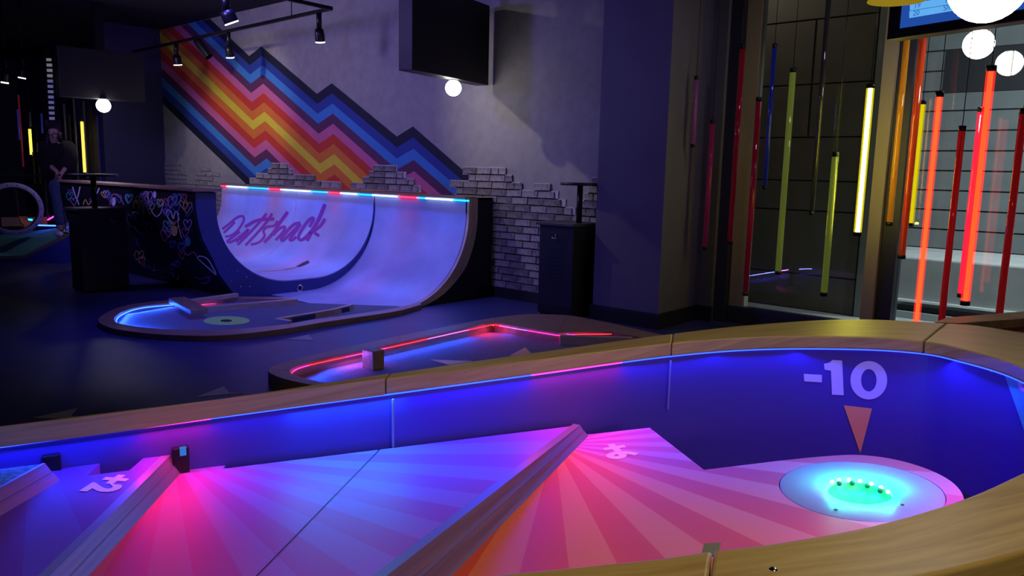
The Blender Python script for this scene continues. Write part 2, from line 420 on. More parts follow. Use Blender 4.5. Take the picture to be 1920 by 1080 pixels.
for k in range(15):
    A, B = bound(k), bound(k + 1); poly = A + B[::-1]
    xe = -6.27
    # split into convex quads between matching corners, clip each to the wall
    vs_, fs = [], []
    for i in range(len(A) - 1):
        q = [A[i], A[i + 1], B[i + 1], B[i]]
        for f in (lambda p: 3.675 - p.z, lambda p: p.x + 13.92, lambda p: xe - p.x, lambda p: p.z - .9):
            if q: q = clip(q, f)
        if len(q) > 2:
            s = len(vs_); vs_ += [(p.x, YW - .003, p.z) for p in q]; fs.append(tuple(range(s, s + len(q))))
    if fs: o = put('stripe', vs_, fs, pm[k], mural); o['label'] = cname[k] + (' stripe in the upper half' if k < 7 else ' stripe in the lower half' if k > 7 else ' middle stripe')

# ---- brick slips on the back wall
PITCHZ = .0775
def zrow(k): return .115 + k * PITCHZ
rows = {}
def addrow(py_ref, pxa, pxb, k):
    a = ony(pxa, py_ref, YW).x; b = ony(pxb, py_ref, YW).x; rows.setdefault(k, []).append((a, b))
for k, (a, b, y) in {16: (870, 947, 319), 15: (881, 960, 330), 14: (846, 975, 341), 13: (858, 1047, 354), 12: (855, 1061, 368), 11: (925, 1079, 383),
                     10: (925, 1119, 395)}.items(): addrow(y, a, b, k)
addrow(345, 1004, 1032, 14); addrow(335, 1112, 1125, 15); addrow(352, 1106, 1125, 14); addrow(365, 1098, 1125, 13); addrow(372, 1092, 1125, 12); addrow(385, 1085, 1125, 11)
for k in range(0, 10): addrow(560 - k * 12, 925 - (9 - k) * 6 if k < 6 else 925, 1030 if k < 9 else 1119, k)
addrow(321, 511, 542, 16); addrow(329, 504, 551, 15); addrow(339, 482, 592, 14); addrow(349, 470, 640, 13)
addrow(325, 702, 745, 16); addrow(335, 694, 762, 15); addrow(345, 683, 776, 14); addrow(352, 660, 790, 13)
far = {}
def farrow(k, a, b, y):
    far.setdefault(k, []).append((ony(a, y, YW).x, ony(b, y, YW).x))
farrow(16, 310, 335, 308); farrow(15, 310, 334, 317); farrow(14, 310, 347, 324); farrow(13, 310, 353, 333); farrow(12, 310, 416, 341); farrow(11, 310, 416, 349); farrow(10, 310, 416, 357)
farrow(15, 375, 399, 318); farrow(14, 369, 407, 326); farrow(13, 365, 400, 334)
for k in range(3, 10): farrow(k, 392, 425, 365 + (9 - k) * 8)
base_brick = None; nb = 0
bmeshes = []
for v in range(6):
    jit = lambda: random.uniform(-.0035, .0035)
    w_, h_, d_ = .213 if v < 4 else .10, .067, .020
    P = boxv(0, w_, -d_, 0, 0, h_); P = [(x + jit(), y if y == 0 else y + jit(), z + jit()) for x, y, z in P]
    P.append((w_ * random.uniform(.3, .7), -d_ - random.uniform(.001, .004), h_ / 2))
    fs = [(0, 3, 2, 1), (4, 5, 6, 7), (1, 2, 6, 5), (2, 3, 7, 6), (3, 0, 4, 7), (0, 1, 8), (1, 5, 8), (5, 4, 8), (4, 0, 8)]
    me = bpy.data.meshes.new('brick'); me.from_pydata(P, [], fs); me.materials.append(M['brick'] if v % 2 else M['brick2']); me.update(); bmeshes.append(me)
mort_v, mort_f = [], []
for k, segs in rows.items():
    for (a, b) in segs:
        z = zrow(k); x = a + (0 if k % 2 else -.0); first = True
        s = len(mort_v); mort_v += boxv(a - .008, min(b, -4.3) + .008, YW - .010, YW + .001, z - .012, z + .079)
        mort_f += [tuple(i + s for i in f) for f in BOXF]
        while x < b - .05:
            half = (first and k % 2) or (b - x) < .19
            me = bmeshes[random.choice((4, 5)) if half else random.randrange(4)]
            o = bpy.data.objects.new('brick', me); COL.objects.link(o); o.parent = wb; o.location = (x + .004, YW + random.uniform(-.004, .001), z + .003)
            o.rotation_euler = (0, random.uniform(-.008, .008), random.uniform(-.004, .004)); nb += 1
            x += (.110 if half else .223); first = False
mo = put('mortar', mort_v, mort_f, M['mortar'], wb)
fv, ff = [], []
for k, segs in far.items():
    for (a, b) in segs:
        z = zrow(k); x = a + random.uniform(-.1, 0)
        while x < b - .05:
            x0 = max(x, a); s = len(fv); dd = random.uniform(.014, .022)
            fv += boxv(x0, x0 + min(.21, b - x0 + .1), YW - dd, YW, z, z + .066); ff += [tuple(i + s for i in f) for f in BOXF]; x += .222
fb = put('distant_bricks', fv, ff, M['brick'], wb); fb['kind'] = 'stuff'

# ---- glazed front with mullions
YG = 6.95
def mull(name, xa, xb, y0, y1, m, label):
    o = box(name, xa, xb, y0, y1, 0, 3.68, m); tag(o, label, kind='structure'); return o
mull('trim_1', -3.46, -3.345, YG - .10, YG + .06, M['framedark'], 'dark navy frame post at the left end of the glass')
mull('trim_2', -3.340, -3.20, YG - .02, YG + .10, M['mullion'], 'brown frame post beside the navy one')
mull('trim_3', -2.085, -1.985, YG - .14, YG + .08, M['mullion'], 'tall bronze mullion between the two panes')
mull('trim_4', -1.978, -1.86, YG - .09, YG + .08, M['framedark'], 'dark half of the mullion between the two panes')
gl = box('window_1', -3.20, -2.085, YG, YG + .012, .16, 3.68, M['glass']); tag(gl, 'left glass pane', kind='structure')
gl = box('window_2', -1.86, 3.4, YG, YG + .012, .16, 3.68, M['glass']); tag(gl, 'right glass pane', kind='structure')
s_ = box('trim_5', -3.34, 3.4, YG - .05, YG + .07, 0, .16, M['framedark']); tag(s_, 'low sill of the glazing', kind='structure')

# ---- outside the glass
gr = box('ground_outside', -14, 10, YG + .07, 17, -.12, -.02, M['concrete']); tag(gr, 'paving outside the glass', kind='structure')
cl_ = box('ceiling_outside', -14, 10, YG + .07, 17, 3.9, 4.0, M['ceil']); tag(cl_, 'dark soffit outside', kind='structure')
pier = thing('stone_pier', (-3.2, 8.6, 0), 'dark brown stone-clad pier standing outside the left glass pane', 'pier')
pxl, pxr = ony(1395, 500, 8.3).x - .5, ony(1600, 560, 8.3).x
pyl = 8.3
zj = [-.02] + [vert_at(pxr - .8, pyl, y) for y in (510, 393, 338, 258, 160, 40)] + [3.9]
for i in range(len(zj) - 1):
    for (xa, xb) in ((pxl, pxr - .62), (pxr - .60, pxr)) if i in (4, 5) else ((pxl, pxr),):
        box('panel', xa, xb, pyl, pyl + .6, zj[i] + .008, zj[i + 1] - .008, M['pier'], pier, bev=.004)
box('core', pxl + .02, pxr - .012, pyl + .015, pyl + .59, -.02, 3.9, M['dark'], pier)
side = box('edge_post', pxr + .02, pxr + .09, pyl - .02, pyl + .5, -.02, 3.9, M['tile'], pier)
clad = thing('cladding_wall', (-2, 13.4, 0), 'grey board-clad wall across the passage outside the glass', 'wall')
YC = 13.4
zz_ = .35; r_i = 0
while zz_ < 3.9:
    x = -6.5 - (r_i % 3) * .3
    while x < 6:
        L = 3.6 if x > -5.2 else .62
        box('cladding_board', x + .012, x + L - .012, YC, YC + .1, zz_ + .012, zz_ + .30 - .012, M['tile'], clad)
        x += L
    zz_ += .30; r_i += 1
box('backing', -7.6, 8, YC + .03, YC + .2, -.02, 3.95, M['dark'], clad)
box('dark_band', -3.2, 8, YC - .03, YC - .005, 2.72, 3.35, M['dark'], clad)
bench = thing('concrete_plinth', (-1, 9.6, 0), 'long pale concrete plinth outside at the foot of the clad wall', 'plinth')
yb = 9.3; zb = vert_at(*(ony(1800, 490, yb).xy), 490)
box('block', -2.9, 5, yb, yb + 1.5, -.02, zb, M['concrete'], bench, bev=.02)
box('light_line', -2.9, 5, yb - .03, yb, .06, .085, mat('pale_edge', (.6, .65, .65), .5), bench)
grille = thing('floor_grille', (-1, 8.9, 0), 'black slatted heater grille on the ground outside the glass', 'grille')
for i in range(6): box('slat', -2.3, 5, 8.70 + i * .05, 8.72 + i * .05, .0, .11 - i * .002, M['blackmetal'], grille)
box('tray', -2.4, 5.1, 8.66, 9.05, -.02, .02, M['dark'], grille)
box('front_rail', -2.4, 5.1, 8.62, 8.66, -.02, .05, mat('grey_rail', (.4, .45, .45), .4, metal=.5), grille)

# ================================================================== HALF PIPE
hp = thing('half_pipe', (-8.5, 5.0, 0), 'large wooden half pipe lit blue in front of the brick wall', 'half pipe')
XL, XE, XR = -11.1, -7.45, -5.85
def arc(cy, cz, r, a0, a1, n=14, rz=None):
    rz = rz or r
    return [(cy + r * math.cos(math.radians(a0 + (a1 - a0) * i / n)), cz + rz * math.sin(math.radians(a0 + (a1 - a0) * i / n))) for i in range(n + 1)]
profL = [(3.865, 1.12)] + arc(4.70, .96, .84, 180, 270, 16, .81) + arc(5.03, .96, .82, 270, 360, 16, .81) + [(5.87, 1.09)]
profR = [(4.46, .012)] + arc(4.93, .93, .94, 270, 360, 20, .918) + [(5.87, 1.09)]
def extrude(name, prof, xa, xb, th, m, root, uvm=False, bevl=0):
    """curved sheet along X; thickness goes outward (below / behind)"""
    n = len(prof); out = []
    for i, (y, z) in enumerate(prof):
        a = prof[max(i - 1, 0)]; b = prof[min(i + 1, n - 1)]; ty, tz = b[0] - a[0], b[1] - a[1]; l = math.hypot(ty, tz)
        out.append((y + tz / l * th, z - ty / l * th))
    vs_ = []; uv = []
    for x in (xa, xb):
        s = 0
        for i, (y, z) in enumerate(prof):
            if i: s += math.hypot(y - prof[i - 1][0], z - prof[i - 1][1])
            vs_.append((x, y, z)); uv.append((s, 0))
        for i, (y, z) in enumerate(out): vs_.append((x, y, z)); uv.append((i * .08, th))
    fs = []
    N_ = 2 * n
    for i in range(n - 1):
        fs += [(i, i + 1, N_ + i + 1, N_ + i), (n + i, N_ + n + i, N_ + n + i + 1, n + i + 1), (i, n + i, n + i + 1, i + 1), (N_ + i, N_ + i + 1, N_ + n + i + 1, N_ + n + i)]
    fs += [(0, N_, N_ + n, n), (n - 1, 2 * n - 1, N_ + 2 * n - 1, N_ + n - 1)]
    o = fixn(put(name, vs_, fs, m, root, uvs=uv))
    for p in o.data.polygons: p.use_smooth = True
    o.data.set_sharp_from_angle(angle=math.radians(35))
    return o
for (xa, xb) in ((XL, -9.1), (-9.095, XE)):
    extrude('ramp_surface', profL, xa, xb, .02, M['rampwhite'], hp)
extrude('ramp_surface', profR, XE + .006, XR - .03, .02, M['rampwhite'], hp)
# near wall end panel (navy), outlined in its own plane
def PX(l, x): return [onx(px, py, x) for px, py in l]
outer = PX([(366, 357), (367, 390), (372, 420), (380, 450), (397, 482), (412, 515), (430, 540), (447, 562)], XE)
outer[0].z = 1.12; outer[-1].z = .0
innr = [Vector((XE, y, z - .004)) for y, z in profL]
# outline: outer face down, bottom, up behind the far transition
far_under = [(5.30, 0.0), (5.50, .16), (5.69, .38), (5.80, .62), (5.862, .85), (5.868, 1.08)]
pn = [(p.y, p.z) for p in outer] + far_under + [(y, z - .012) for y, z in profL[::-1]]
def xpanel(name, P, x, th, m, root):
    n = len(P); vs_ = [(x, y, z) for y, z in P] + [(x - th, y, z) for y, z in P]
    o = put(name, vs_, [tuple(range(n)), tuple(range(n, 2 * n))] + [(i, (i + 1) % n, (i + 1) % n + n, i + n) for i in range(n)], m, root)
    bm = bmesh.new(); bm.from_mesh(o.data); bmesh.ops.triangulate(bm, faces=[f for f in bm.faces if len(f.verts) > 4]); bmesh.ops.recalc_face_normals(bm, faces=bm.faces); bm.to_mesh(o.data); bm.free()
    return o
xpanel('end_panel', pn, XE + .004, .03, M['navy'], hp)
# right end: plywood ribs in three lengths and the dark closed side
def rib(i0, i1):
    P = profR[i0:i1 + 1]; n = len(P); out = []
    for i in range(i0, i1 + 1):
        a = profR[max(i - 1, 0)]; b = profR[min(i + 1, len(profR) - 1)]; ty, tz = b[0] - a[0], b[1] - a[1]; l = math.hypot(ty, tz)
        wv = .02 + .115 * min(1, max(0, (i - 2) / 12)); y, z = profR[i]; out.append((y + tz / l * wv, max(0, z - ty / l * wv)))
    vs_ = []; uv = []
    for x in (XR, XR - .05):
        for j, (y, z) in enumerate(P): vs_.append((x, y, z)); uv.append((j * .07, 0))
        for j, (y, z) in enumerate(out): vs_.append((x, y, z)); uv.append((j * .07, .1))
    fs = []
    for j in range(n - 1):
        fs += [(j, j + 1, n + j + 1, n + j), (2 * n + j, 3 * n + j, 3 * n + j + 1, 2 * n + j + 1), (j, 2 * n + j, 2 * n + j + 1, j + 1), (n + j, n + j + 1, 3 * n + j + 1, 3 * n + j)]
    fs += [(0, n, 3 * n, 2 * n), (n - 1, 3 * n - 1, 4 * n - 1, 2 * n - 1)]
    o = fixn(put('edge_rib', vs_, fs, M['ply'], hp, uvs=uv)); o['label'] = 'plywood edge piece at the right end'
nR = len(profR)
rib(0, 8); rib(8, 14); rib(14, nR - 3); rib(nR - 3, nR - 1)
sidep = [(4.45, 0), (YW - .04, 0), (YW - .04, 1.10)] + [(5.975, 1.10)] + [(y + .03 + .06 * i / nR, z - .05) for i, (y, z) in reversed(list(enumerate(profR))) if z > .07]
xpanel('side_panel', sidep, XR - .03, .03, M['dark'], hp)
# decks / coping boards
def dboard(xa, xb, y0, y1, z, lab=None):
    o = box('deck_board', xa, xb, y0, y1, z, z + .022, M['oak_dark'], hp, bev=.003, uv=True); return o
for xa, xb in ((XL, -9.6), (-9.59, -7.45), (-7.44, XR - .02)): dboard(xa, xb, 5.82, 5.99, 1.092)
box('deck_top', XL, XR - .03, 5.99, YW - .03, 1.07, 1.10, M['oak_dark'], hp, uv=True)
for xa, xb in ((XL, -9.2), (-9.19, XE + .05)): box('deck_board', xa, xb, 3.60, 3.90, 1.125, 1.15, M['oak_dark'], hp, bev=.003, uv=True)
# led strip beneath the far coping
segs = ['led_red', 'led_white', 'led_white', 'led_cyan', 'led_red', 'led_white', 'led_white', 'led_cyan', 'led_red', 'led_white', 'led_cyan', 'led_white', 'led_red', 'led_cyan', 'led_white', 'led_white', 'led_cyan']
pxs = [417, 427, 445, 466, 505, 528, 550, 585, 616, 640, 672, 700, 748, 784, 800, 830, 852, 881]
for i, m_ in enumerate(segs):
    a = ony(pxs[i], 360, 5.86).x; b = ony(pxs[i + 1], 360, 5.86).x
    box('led_strip', a, b - .003, 5.838, 5.856, 1.064, 1.080, M[m_], hp)
    if m_ != 'led_red' or True:
        colr = {'led_red': (1, .05, .12), 'led_white': (.09, .16, 1), 'led_cyan': (.02, .12, 1)}[m_]
        lg = light('led_throw', 'AREA', ((a + b) / 2, 5.80, 1.05), (5.0 if m_ != 'led_red' else 1.8) * (b - a) , colr, b - a, .02, target=((a + b) / 2, 4.9, .0)); lg.data.spread = math.radians(150)
# ball hole and screws in the end panel
hole = onx(562, 540, XE + .01); lathe('ball_hole', hole, [(.038, 0), (.038, .006), (.028, .006), (.028, 0)], M['chrome'], hp, 20, axis=(1, 0, 0))
lathe('hole_dark', hole, [(.0, .002), (.029, .002)], M['dark'], hp, 20, axis=(1, 0, 0))
for p in ((427, 508), (445, 508), (462, 519), (434, 526), (451, 537), (468, 537)):
    q = onx(*p, XE + .008); cyl('screw', q, q + Vector((.003, 0, 0)), .007, M['chrome'], hp, 8)
# surface hits for paint
def hit_prof(prof, px, py, lift=.004, last=True):
    d = ray(px, py); best = None
    for (y0, z0), (y1, z1) in zip(prof, prof[1:]):
        # point (d.y t, HC + d.z t) on the segment
        ey, ez = y1 - y0, z1 - z0; den = d.y * ez - d.z * ey
        if abs(den) < 1e-9: continue
        t = (y0 * ez - (z0 - HC) * ey) / den
        u = ((d.y * t - y0) * ey + (HC + d.z * t - z0) * ez) / (ey * ey + ez * ez)
        if -.001 <= u <= 1.001 and t > 0:
            if best is None or (t > best if last else t < best): best = t
    if best is None: return None
    return CAM + d * (best - lift / d.length)
farside = profL[len(profL) // 2:]
K = 7.7125
logo = [(26, [(130, 690), (220, 620), (330, 530), (410, 500), (442, 530), (430, 590), (350, 710), (260, 780), (170, 800)]),
        (26, [(150, 745), (230, 670), (310, 590)]),
        (28, [(385, 725), (290, 800), (205, 862), (240, 880), (340, 830), (500, 700)]),
        (28, [(515, 690), (420, 800), (325, 875)]),
        (38, [(460, 660), (520, 620), (620, 570), (760, 545), (880, 545)]),
        (30, [(770, 465), (640, 620), (480, 790), (350, 920)]), (30, [(850, 465), (760, 600), (620, 760), (465, 925)]),
        (28, [(930, 570), (880, 640), (770, 660), (725, 720), (740, 790), (660, 880), (540, 915)]),
        (38, [(1075, 440), (960, 600), (860, 750), (735, 885)]), (32, [(860, 780), (960, 680), (1035, 660), (1000, 740), (900, 850)]),
        (34, [(1260, 600), (1170, 620), (1060, 720), (985, 825), (1010, 850), (1120, 750), (1230, 640)]), (32, [(1262, 615), (1180, 740), (1105, 835), (1140, 850), (1200, 800)]),
        (36, [(1390, 660), (1450, 540), (1390, 550), (1290, 680), (1230, 800), (1270, 850), (1350, 790), (1430, 700)]),
        (42, [(1612, 330), (1530, 530), (1440, 700), (1350, 860)]), (34, [(1612, 540), (1550, 640), (1460, 725), (1530, 790)])]
for wd, pts in logo:
    P = [(400 + x / K, 340 + y / K) for x, y in pts]
    P = sp2(P, 5)
    decal_ribbon('logo_stroke', P, wd * 1.25 / K, lambda a, b: hit_prof(farside, a, b, .006) or Vector((0, 9, 0)), M['logo'], hp)
# thin groove line + ball slot on the floor of the pipe
slot = [onx(px, py, -8.2) for px, py in ()]
def fz(px, py): return hit_prof(profL[8:], px, py, .010) or onz(px, py, .16)
decal_poly('ball_slot', [(554, 500), (568, 492), (578, 488), (580, 492), (563, 500)], fz, M['dark'], hp)
decal_ribbon('slot_edge', [(478, 509), (530, 505), (556, 500)], 2.0, fz, M['ply'], hp)

# graffiti skin on the outside of the near wall
gprof = [(p.y - .012, p.z) for p in outer]
n = len(gprof); gv = []
for x in (XL, XE - .012):
    for y, z in gprof: gv.append((x, y, z))
gp = put('graffiti_panel', gv, [(i, i + 1, n + i + 1, n + i) for i in range(n - 1)], M['black'], hp)
sol = gp.modifiers.new('thick', 'SOLIDIFY'); sol.thickness = .01; sol.offset = 0
gpal = {k: mat('graffiti_' + k, c_, .7) for k, c_ in dict(white=(.75, .72, .8), blue=(.07, .13, .42), pink=(.46, .14, .22), yellow=(.7, .45, .12), teal=(.1, .45, .5), red=(.6, .06, .08), lilac=(.4, .28, .65)).items()}
ghit = lambda a, b: hit_prof(gprof, a, b, .02, last=False)
def gstroke(P, wd, c_, nm='painted_stroke'):
    P = sp2(P, 4); hits = [ghit(*p) for p in P]
    if any(h is None or h.x > XE - .02 for h in hits): return
    if any(ghit(p[0] + wd, p[1] + wd) is None or ghit(p[0] - wd, p[1] - wd) is None for p in P): return
    decal_ribbon(nm, P, wd, ghit, gpal[c_], hp)
def G4(l): return [(230 + x / 4.91, 340 + y / 4.91) for x, y in l]
def heart(cx, cy, s, c_, wd=1.6, sk=0):
    base = [(0, 1), (-.55, .25), (-.85, -.3), (-.6, -.75), (-.2, -.65), (0, -.2), (.2, -.65), (.6, -.78), (.85, -.3), (.55, .3), (0, 1)]
    gstroke([(cx + (x + sk * y) * s * .8, cy + y * s) for x, y in base], wd, c_, 'painted_heart')
gstroke(G4([(625, 465), (560, 370), (535, 280), (555, 238), (590, 250), (600, 310), (612, 260), (640, 238), (656, 285), (650, 380), (628, 462)]), 2.2, 'white', 'painted_heart')
gstroke(G4([(460, 400), (410, 320), (408, 275), (440, 270), (465, 345), (480, 290), (500, 280), (520, 360)]), 2, 'white')
gstroke(G4([(500, 280), (515, 300), (510, 370), (540, 520)]), 1.4, 'white')
gstroke(G4([(100, 250), (105, 190), (130, 180), (150, 260), (165, 180), (185, 200), (192, 300)]), 2.6, 'yellow')
gstroke(G4([(90, 290), (120, 280), (150, 300)]), 2.4, 'white'); gstroke(G4([(95, 410), (150, 475)]), 2, 'white')
gstroke(G4([(225, 90), (250, 230), (300, 320), (350, 290), (375, 190)]), 1.6, 'white')
gstroke(G4([(615, 110), (645, 125), (625, 200), (655, 240)]), 2.4, 'yellow')
gstroke(G4([(690, 720), (700, 690), (760, 700), (800, 740), (860, 850)]), 1.8, 'white'); gstroke(G4([(700, 720), (780, 790), (860, 862)]), 1.8, 'white')
gstroke(G4([(420, 890), (440, 840), (465, 870), (495, 915), (515, 870)]), 2.2, 'white'); gstroke(G4([(285, 750), (310, 860), (330, 780), (350, 870)]), 1.8, 'pink')
gstroke(G4([(130, 710), (125, 780), (150, 780), (150, 710)]), 2, 'white'); gstroke(G4([(145, 810), (148, 835)]), 2.4, 'white')
gstroke(G4([(340, 880), (370, 820), (395, 880)]), 1.8, 'teal'); gstroke(G4([(545, 560), (580, 600), (560, 630), (600, 680), (650, 650), (690, 700)]), 2, 'pink')
# skateboard outline near the foot
gstroke(G4([(430, 1010), (450, 985), (470, 1000), (465, 1030), (440, 1035), (430, 1010)]), 1.2, 'white'); gstroke(G4([(470, 985), (600, 965), (740, 940)]), 1.2, 'lilac'); gstroke(G4([(480, 1020), (620, 1000), (750, 965)]), 1.2, 'lilac')
gstroke(G4([(670, 880), (720, 900), (800, 880), (770, 940), (720, 930)]), 1.2, 'lilac')
def blob(cx, cy, rx, ry, c_):
    P = [(cx + rx * math.cos(a * math.pi / 6), cy + ry * math.sin(a * math.pi / 6)) for a in range(12)]
    if all(ghit(*p) and ghit(*p).x < XE - .03 for p in P): decal_poly('painted_blob', P, ghit, gpal[c_], hp)
blob(327, 433, 6, 10, 'yellow'); blob(352, 453, 5, 9, 'teal'); blob(269, 495, 4, 7, 'red'); blob(213, 378, 4, 8, 'white'); blob(290, 365, 3, 7, 'white')
gstroke([(136, 350), (144, 372), (150, 350)], 2, 'white'); gstroke([(144, 372), (148, 384)], 2, 'white'); gstroke([(172, 352), (180, 364), (186, 352)], 2, 'white')
gstroke([(156, 384), (160, 374), (166, 384), (172, 376), (174, 386)], 2, 'yellow'); gstroke([(206, 384), (210, 366), (222, 366), (232, 384)], 2, 'pink')
rs = random.Random(4)
cl = ['blue', 'pink', 'lilac', 'teal', 'blue', 'pink', 'blue', 'yellow', 'lilac']
for i in range(46):
    heart(rs.uniform(240, 362), rs.choice([rs.uniform(366, 390), rs.uniform(390, 500), rs.uniform(366, 440)]), rs.uniform(7, 13), rs.choice(cl), rs.uniform(1.2, 2.2), rs.uniform(-.3, .3))
for i in range(8):
    heart(rs.uniform(250, 330), rs.uniform(492, 518), rs.uniform(5, 8), rs.choice(['blue', 'lilac', 'teal']), 1.4, rs.uniform(-.3, .3))
for i in range(10):
    heart(rs.uniform(125, 235), rs.uniform(356, 378), rs.uniform(6, 9), rs.choice(cl), 1.4, rs.uniform(-.3, .3))

def throw_path(P, z, side, color, per_m, tilt=1.6, step=.45, name='strip_throw'):
    """light given off by a strip along a path; side +1 = left of the path"""
    L_ = sum((b - a).length for a, b in zip(P, P[1:])); n_ = max(1, round(L_ / step)); R_ = resample([Vector((p.x, p.y, 0)) for p in P], n_ + 1)
    for p, q in zip(R_, R_[1:]):
        e_ = q - p; l = e_.length; t_ = e_.normalized(); inn = Vector((-t_.y, t_.x, 0)) * side; zdir = -(inn * tilt + Vector((0, 0, -1))).normalized(); yd = zdir.cross(t_)
        o_ = (p + q) / 2 + inn * .012; ql = light(name, 'AREA', (0, 0, 0), per_m * l, color, l, .008)
        ql.matrix_world = Matrix.Translation((o_.x, o_.y, z)) @ Matrix((t_, yd, zdir)).transposed().to_4x4()
# ================================================================== COURSE AT THE FOOT OF THE PIPE
la = thing('oval_putting_course', (-7.2, 3.4, 0), 'low oval putting green with wooden rim at the foot of the half pipe', 'putting course')
ZR, ZC = .05, .015
out_px = [(552, 558), (445, 556), (330, 562), (255, 569), (212, 580), (184, 598), (200, 612), (252, 622), (330, 628), (420, 628), (520, 618), (600, 605), (680, 593), (745, 583), (790, 571)]
in_px = [(552, 561), (445, 559), (335, 567), (262, 574), (226, 586), (214, 598), (224, 606), (265, 613), (335, 618), (420, 618), (515, 610), (597, 598), (678, 587), (742, 577), (788, 566)]
O1 = resample(spline([onz(x, y, ZR) for x, y in out_px], 10), 110); I1 = resample(spline([onz(x, y, ZR) for x, y in in_px], 10), 110)
cuts = [0, 22, 44, 66, 88, 110]
for a, b in zip(cuts, cuts[1:]): strip_between('rim', O1, I1, 0.0, ZR, M['oak_dark'], la, .004, a, min(110, b + (1 if b < 110 else 0)))
slab('carpet', [Vector((p.x, p.y, ZC)) for p in I1[3:-2]] , .012, M['carpet'], la)
# blue LED under the far rim at the left
def led_path(name, P, z, m, root, th=.008, hgt=.008): return strip_between(name, P, offset(P, th), z, z + hgt, m, root)
I1o = [p + (p - q).normalized() * .012 for p, q in zip(I1, O1)]
led_path('led_strip', I1o[22:52], ZR - .022, M['led_mid_blue'], la)
throw_path(I1o[24:56], ZR - .006, 1, (.02, .09, 1), 6.5)
throw_path(I1o[16:23], ZR - .006, 1, (1, .04, .2), 2.0)
# inner kerb bars and wooden block
def zz(px, py, z): return onz(px, py, z)
bar('kerb', zz(384, 575, .07), zz(557, 560, .07), .045, 0, .07, M['ply'], la)
bar('kerb', zz(345, 563, .10), zz(444, 549.5, .10), .06, .06, .10, M['ply'], la)
bar('kerb', zz(518, 597, .07), zz(622, 580, .07), .04, 0, .07, M['ply'], la)
bar('kerb', zz(622, 580, .07), zz(660, 570, .07), .04, 0, .07, M['ply'], la)
bar('kerb', zz(518, 597, .07), zz(545, 601, .07), .04, 0, .07, M['ply'], la)
bar('inner_wall', zz(550, 600, .04), zz(655, 579, .04), .01, 0, .06, M['navy'], la, 0)
a, b = zz(331, 557, .11), zz(374, 579, .11)
bl = bar('wooden_block', a, b, .16, .06, .11, M['oak_dark'], la, .01); bl['label'] = 'chunky brown wood block'
slab('green_disc', [onz(425 + 43 * math.cos(t * math.pi / 20), 601 + 8.2 * math.sin(t * math.pi / 20), ZC + .004) for t in range(40)][::-1], .006, M['green'], la)
slab('cup', [onz(424 + 11 * math.cos(t * math.pi / 10), 601 + 2.2 * math.sin(t * math.pi / 10), ZC + .006) for t in range(20)][::-1], .004, M['dark'], la)
bar('led_strip', zz(375, 564, .05), zz(430, 556, .05), .008, .05, .056, M['led_blue'], la, 0)
hb = onz(318, 566, .07); sphere('corner_light', hb, .012, M['led_pink'], la, 8, 6)

# ================================================================== MIDDLE COURSE
mc = thing('low_putting_course', (-3.6, 3.2, 0), 'low wood-rimmed putting course glowing red and blue behind the long rail', 'putting course')
Z2 = .10; ZC2 = .02
mo_px = [(720, 742), (620, 728), (540, 714), (503, 700), (500, 689), (540, 676), (640, 652), (750, 629), (850, 609), (920, 596), (985, 588), (1068, 590), (1140, 604), (1215, 622), (1300, 640)]
mi_px = [(740, 736), (640, 722), (580, 712), (548, 702), (541, 694), (560, 682), (648, 664), (750, 642), (850, 620), (925, 604), (970, 612), (1045, 624), (1090, 622), (1150, 622), (1230, 638)]
MO = []; MI = []
for P, px in ((MO, mo_px), (MI, mi_px)): P.extend(resample(spline([onz(x, y, Z2) for x, y in px], 10), 120))
# the inner outline has crisp corners: build it from straight runs
def polypath(px, z, n):
    return [p for i in range(len(px) - 1) for p in [onz(*px[i], z).lerp(onz(*px[i + 1], z), k / n) for k in range(n)]] + [onz(*px[-1], z)]
MI = polypath(mi_px, Z2, 8); MO = polypath(mo_px, Z2, 8)
sm = lambda P, a, b: [P[i] if not a < i < b else (P[i - 3] + P[i - 1] + P[i] + P[i + 1] + P[i + 3]) / 5 for i in range(len(P))]
MI = sm(sm(MI, 10, 48), 10, 48); MO = sm(sm(MO, 10, 66), 10, 66); MO = sm(MO, 60, 108)
for a, b in ((0, 30), (30, 56), (56, 72), (72, 88), (88, len(MI))):
    strip_between('rim', MO, MI, 0, Z2, M['oak_dark'], mc, .004, a, min(len(MI), b + 1))
slab('carpet', [Vector((p.x, p.y, ZC2)) for p in MI[6:]] + [onz(1260, 700, ZC2), onz(800, 780, ZC2)], .018, M['carpet'], mc)
MIo = [p + (p - q).normalized() * .012 for p, q in zip(MI, MO)]
for a, b, m_ in ((26, 34, 'led_red'), (34, 41, 'led_pink'), (41, 48, 'led_red'), (48, 54, 'led_pink'), (54, 60, 'led_red'), (60, 67, 'led_violet'), (67, 74, 'led_red'), (74, 82, 'led_violet'), (82, 94, 'led_pink'), (94, 104, 'led_red')):
    if a < len(MIo): led_path('led_strip', MIo[a:min(b + 1, len(MIo))], Z2 - .022, M[m_], mc, .004, .004)
throw_path(MIo[26:68], .088, -1, (.02, .09, 1), 4.2)
throw_path(MIo[68:76], .088, -1, (1, .03, .10), 3.0, step=.2)
throw_path(MIo[76:94], .088, -1, (.02, .09, 1), 4.2)
throw_path(MIo[46:52], .088, -1, (1, .03, .08), 2.5, step=.2)
pb = onz(700, 690, ZC2); obox('post', (pb.x, pb.y, 0), (1, 0, 0), (0, 1, 0), .06, .05, ZC2, .155, M['oak_dark'], mc, .006)
for qa, qb in (((742, 742), (800, 775)), ((800, 775), (1262, 697)), ((1262, 697), (1296, 660))): bar('rim', onz(*qa, .06), onz(*qb, .06), .08, 0, .09, M['oak_dark'], mc)
cl2 = onz(926, 610, Z2 - .03); sphere('corner_light', cl2, .012, emat('amber_led', (1, .25, .03), 6), mc, 8, 6)
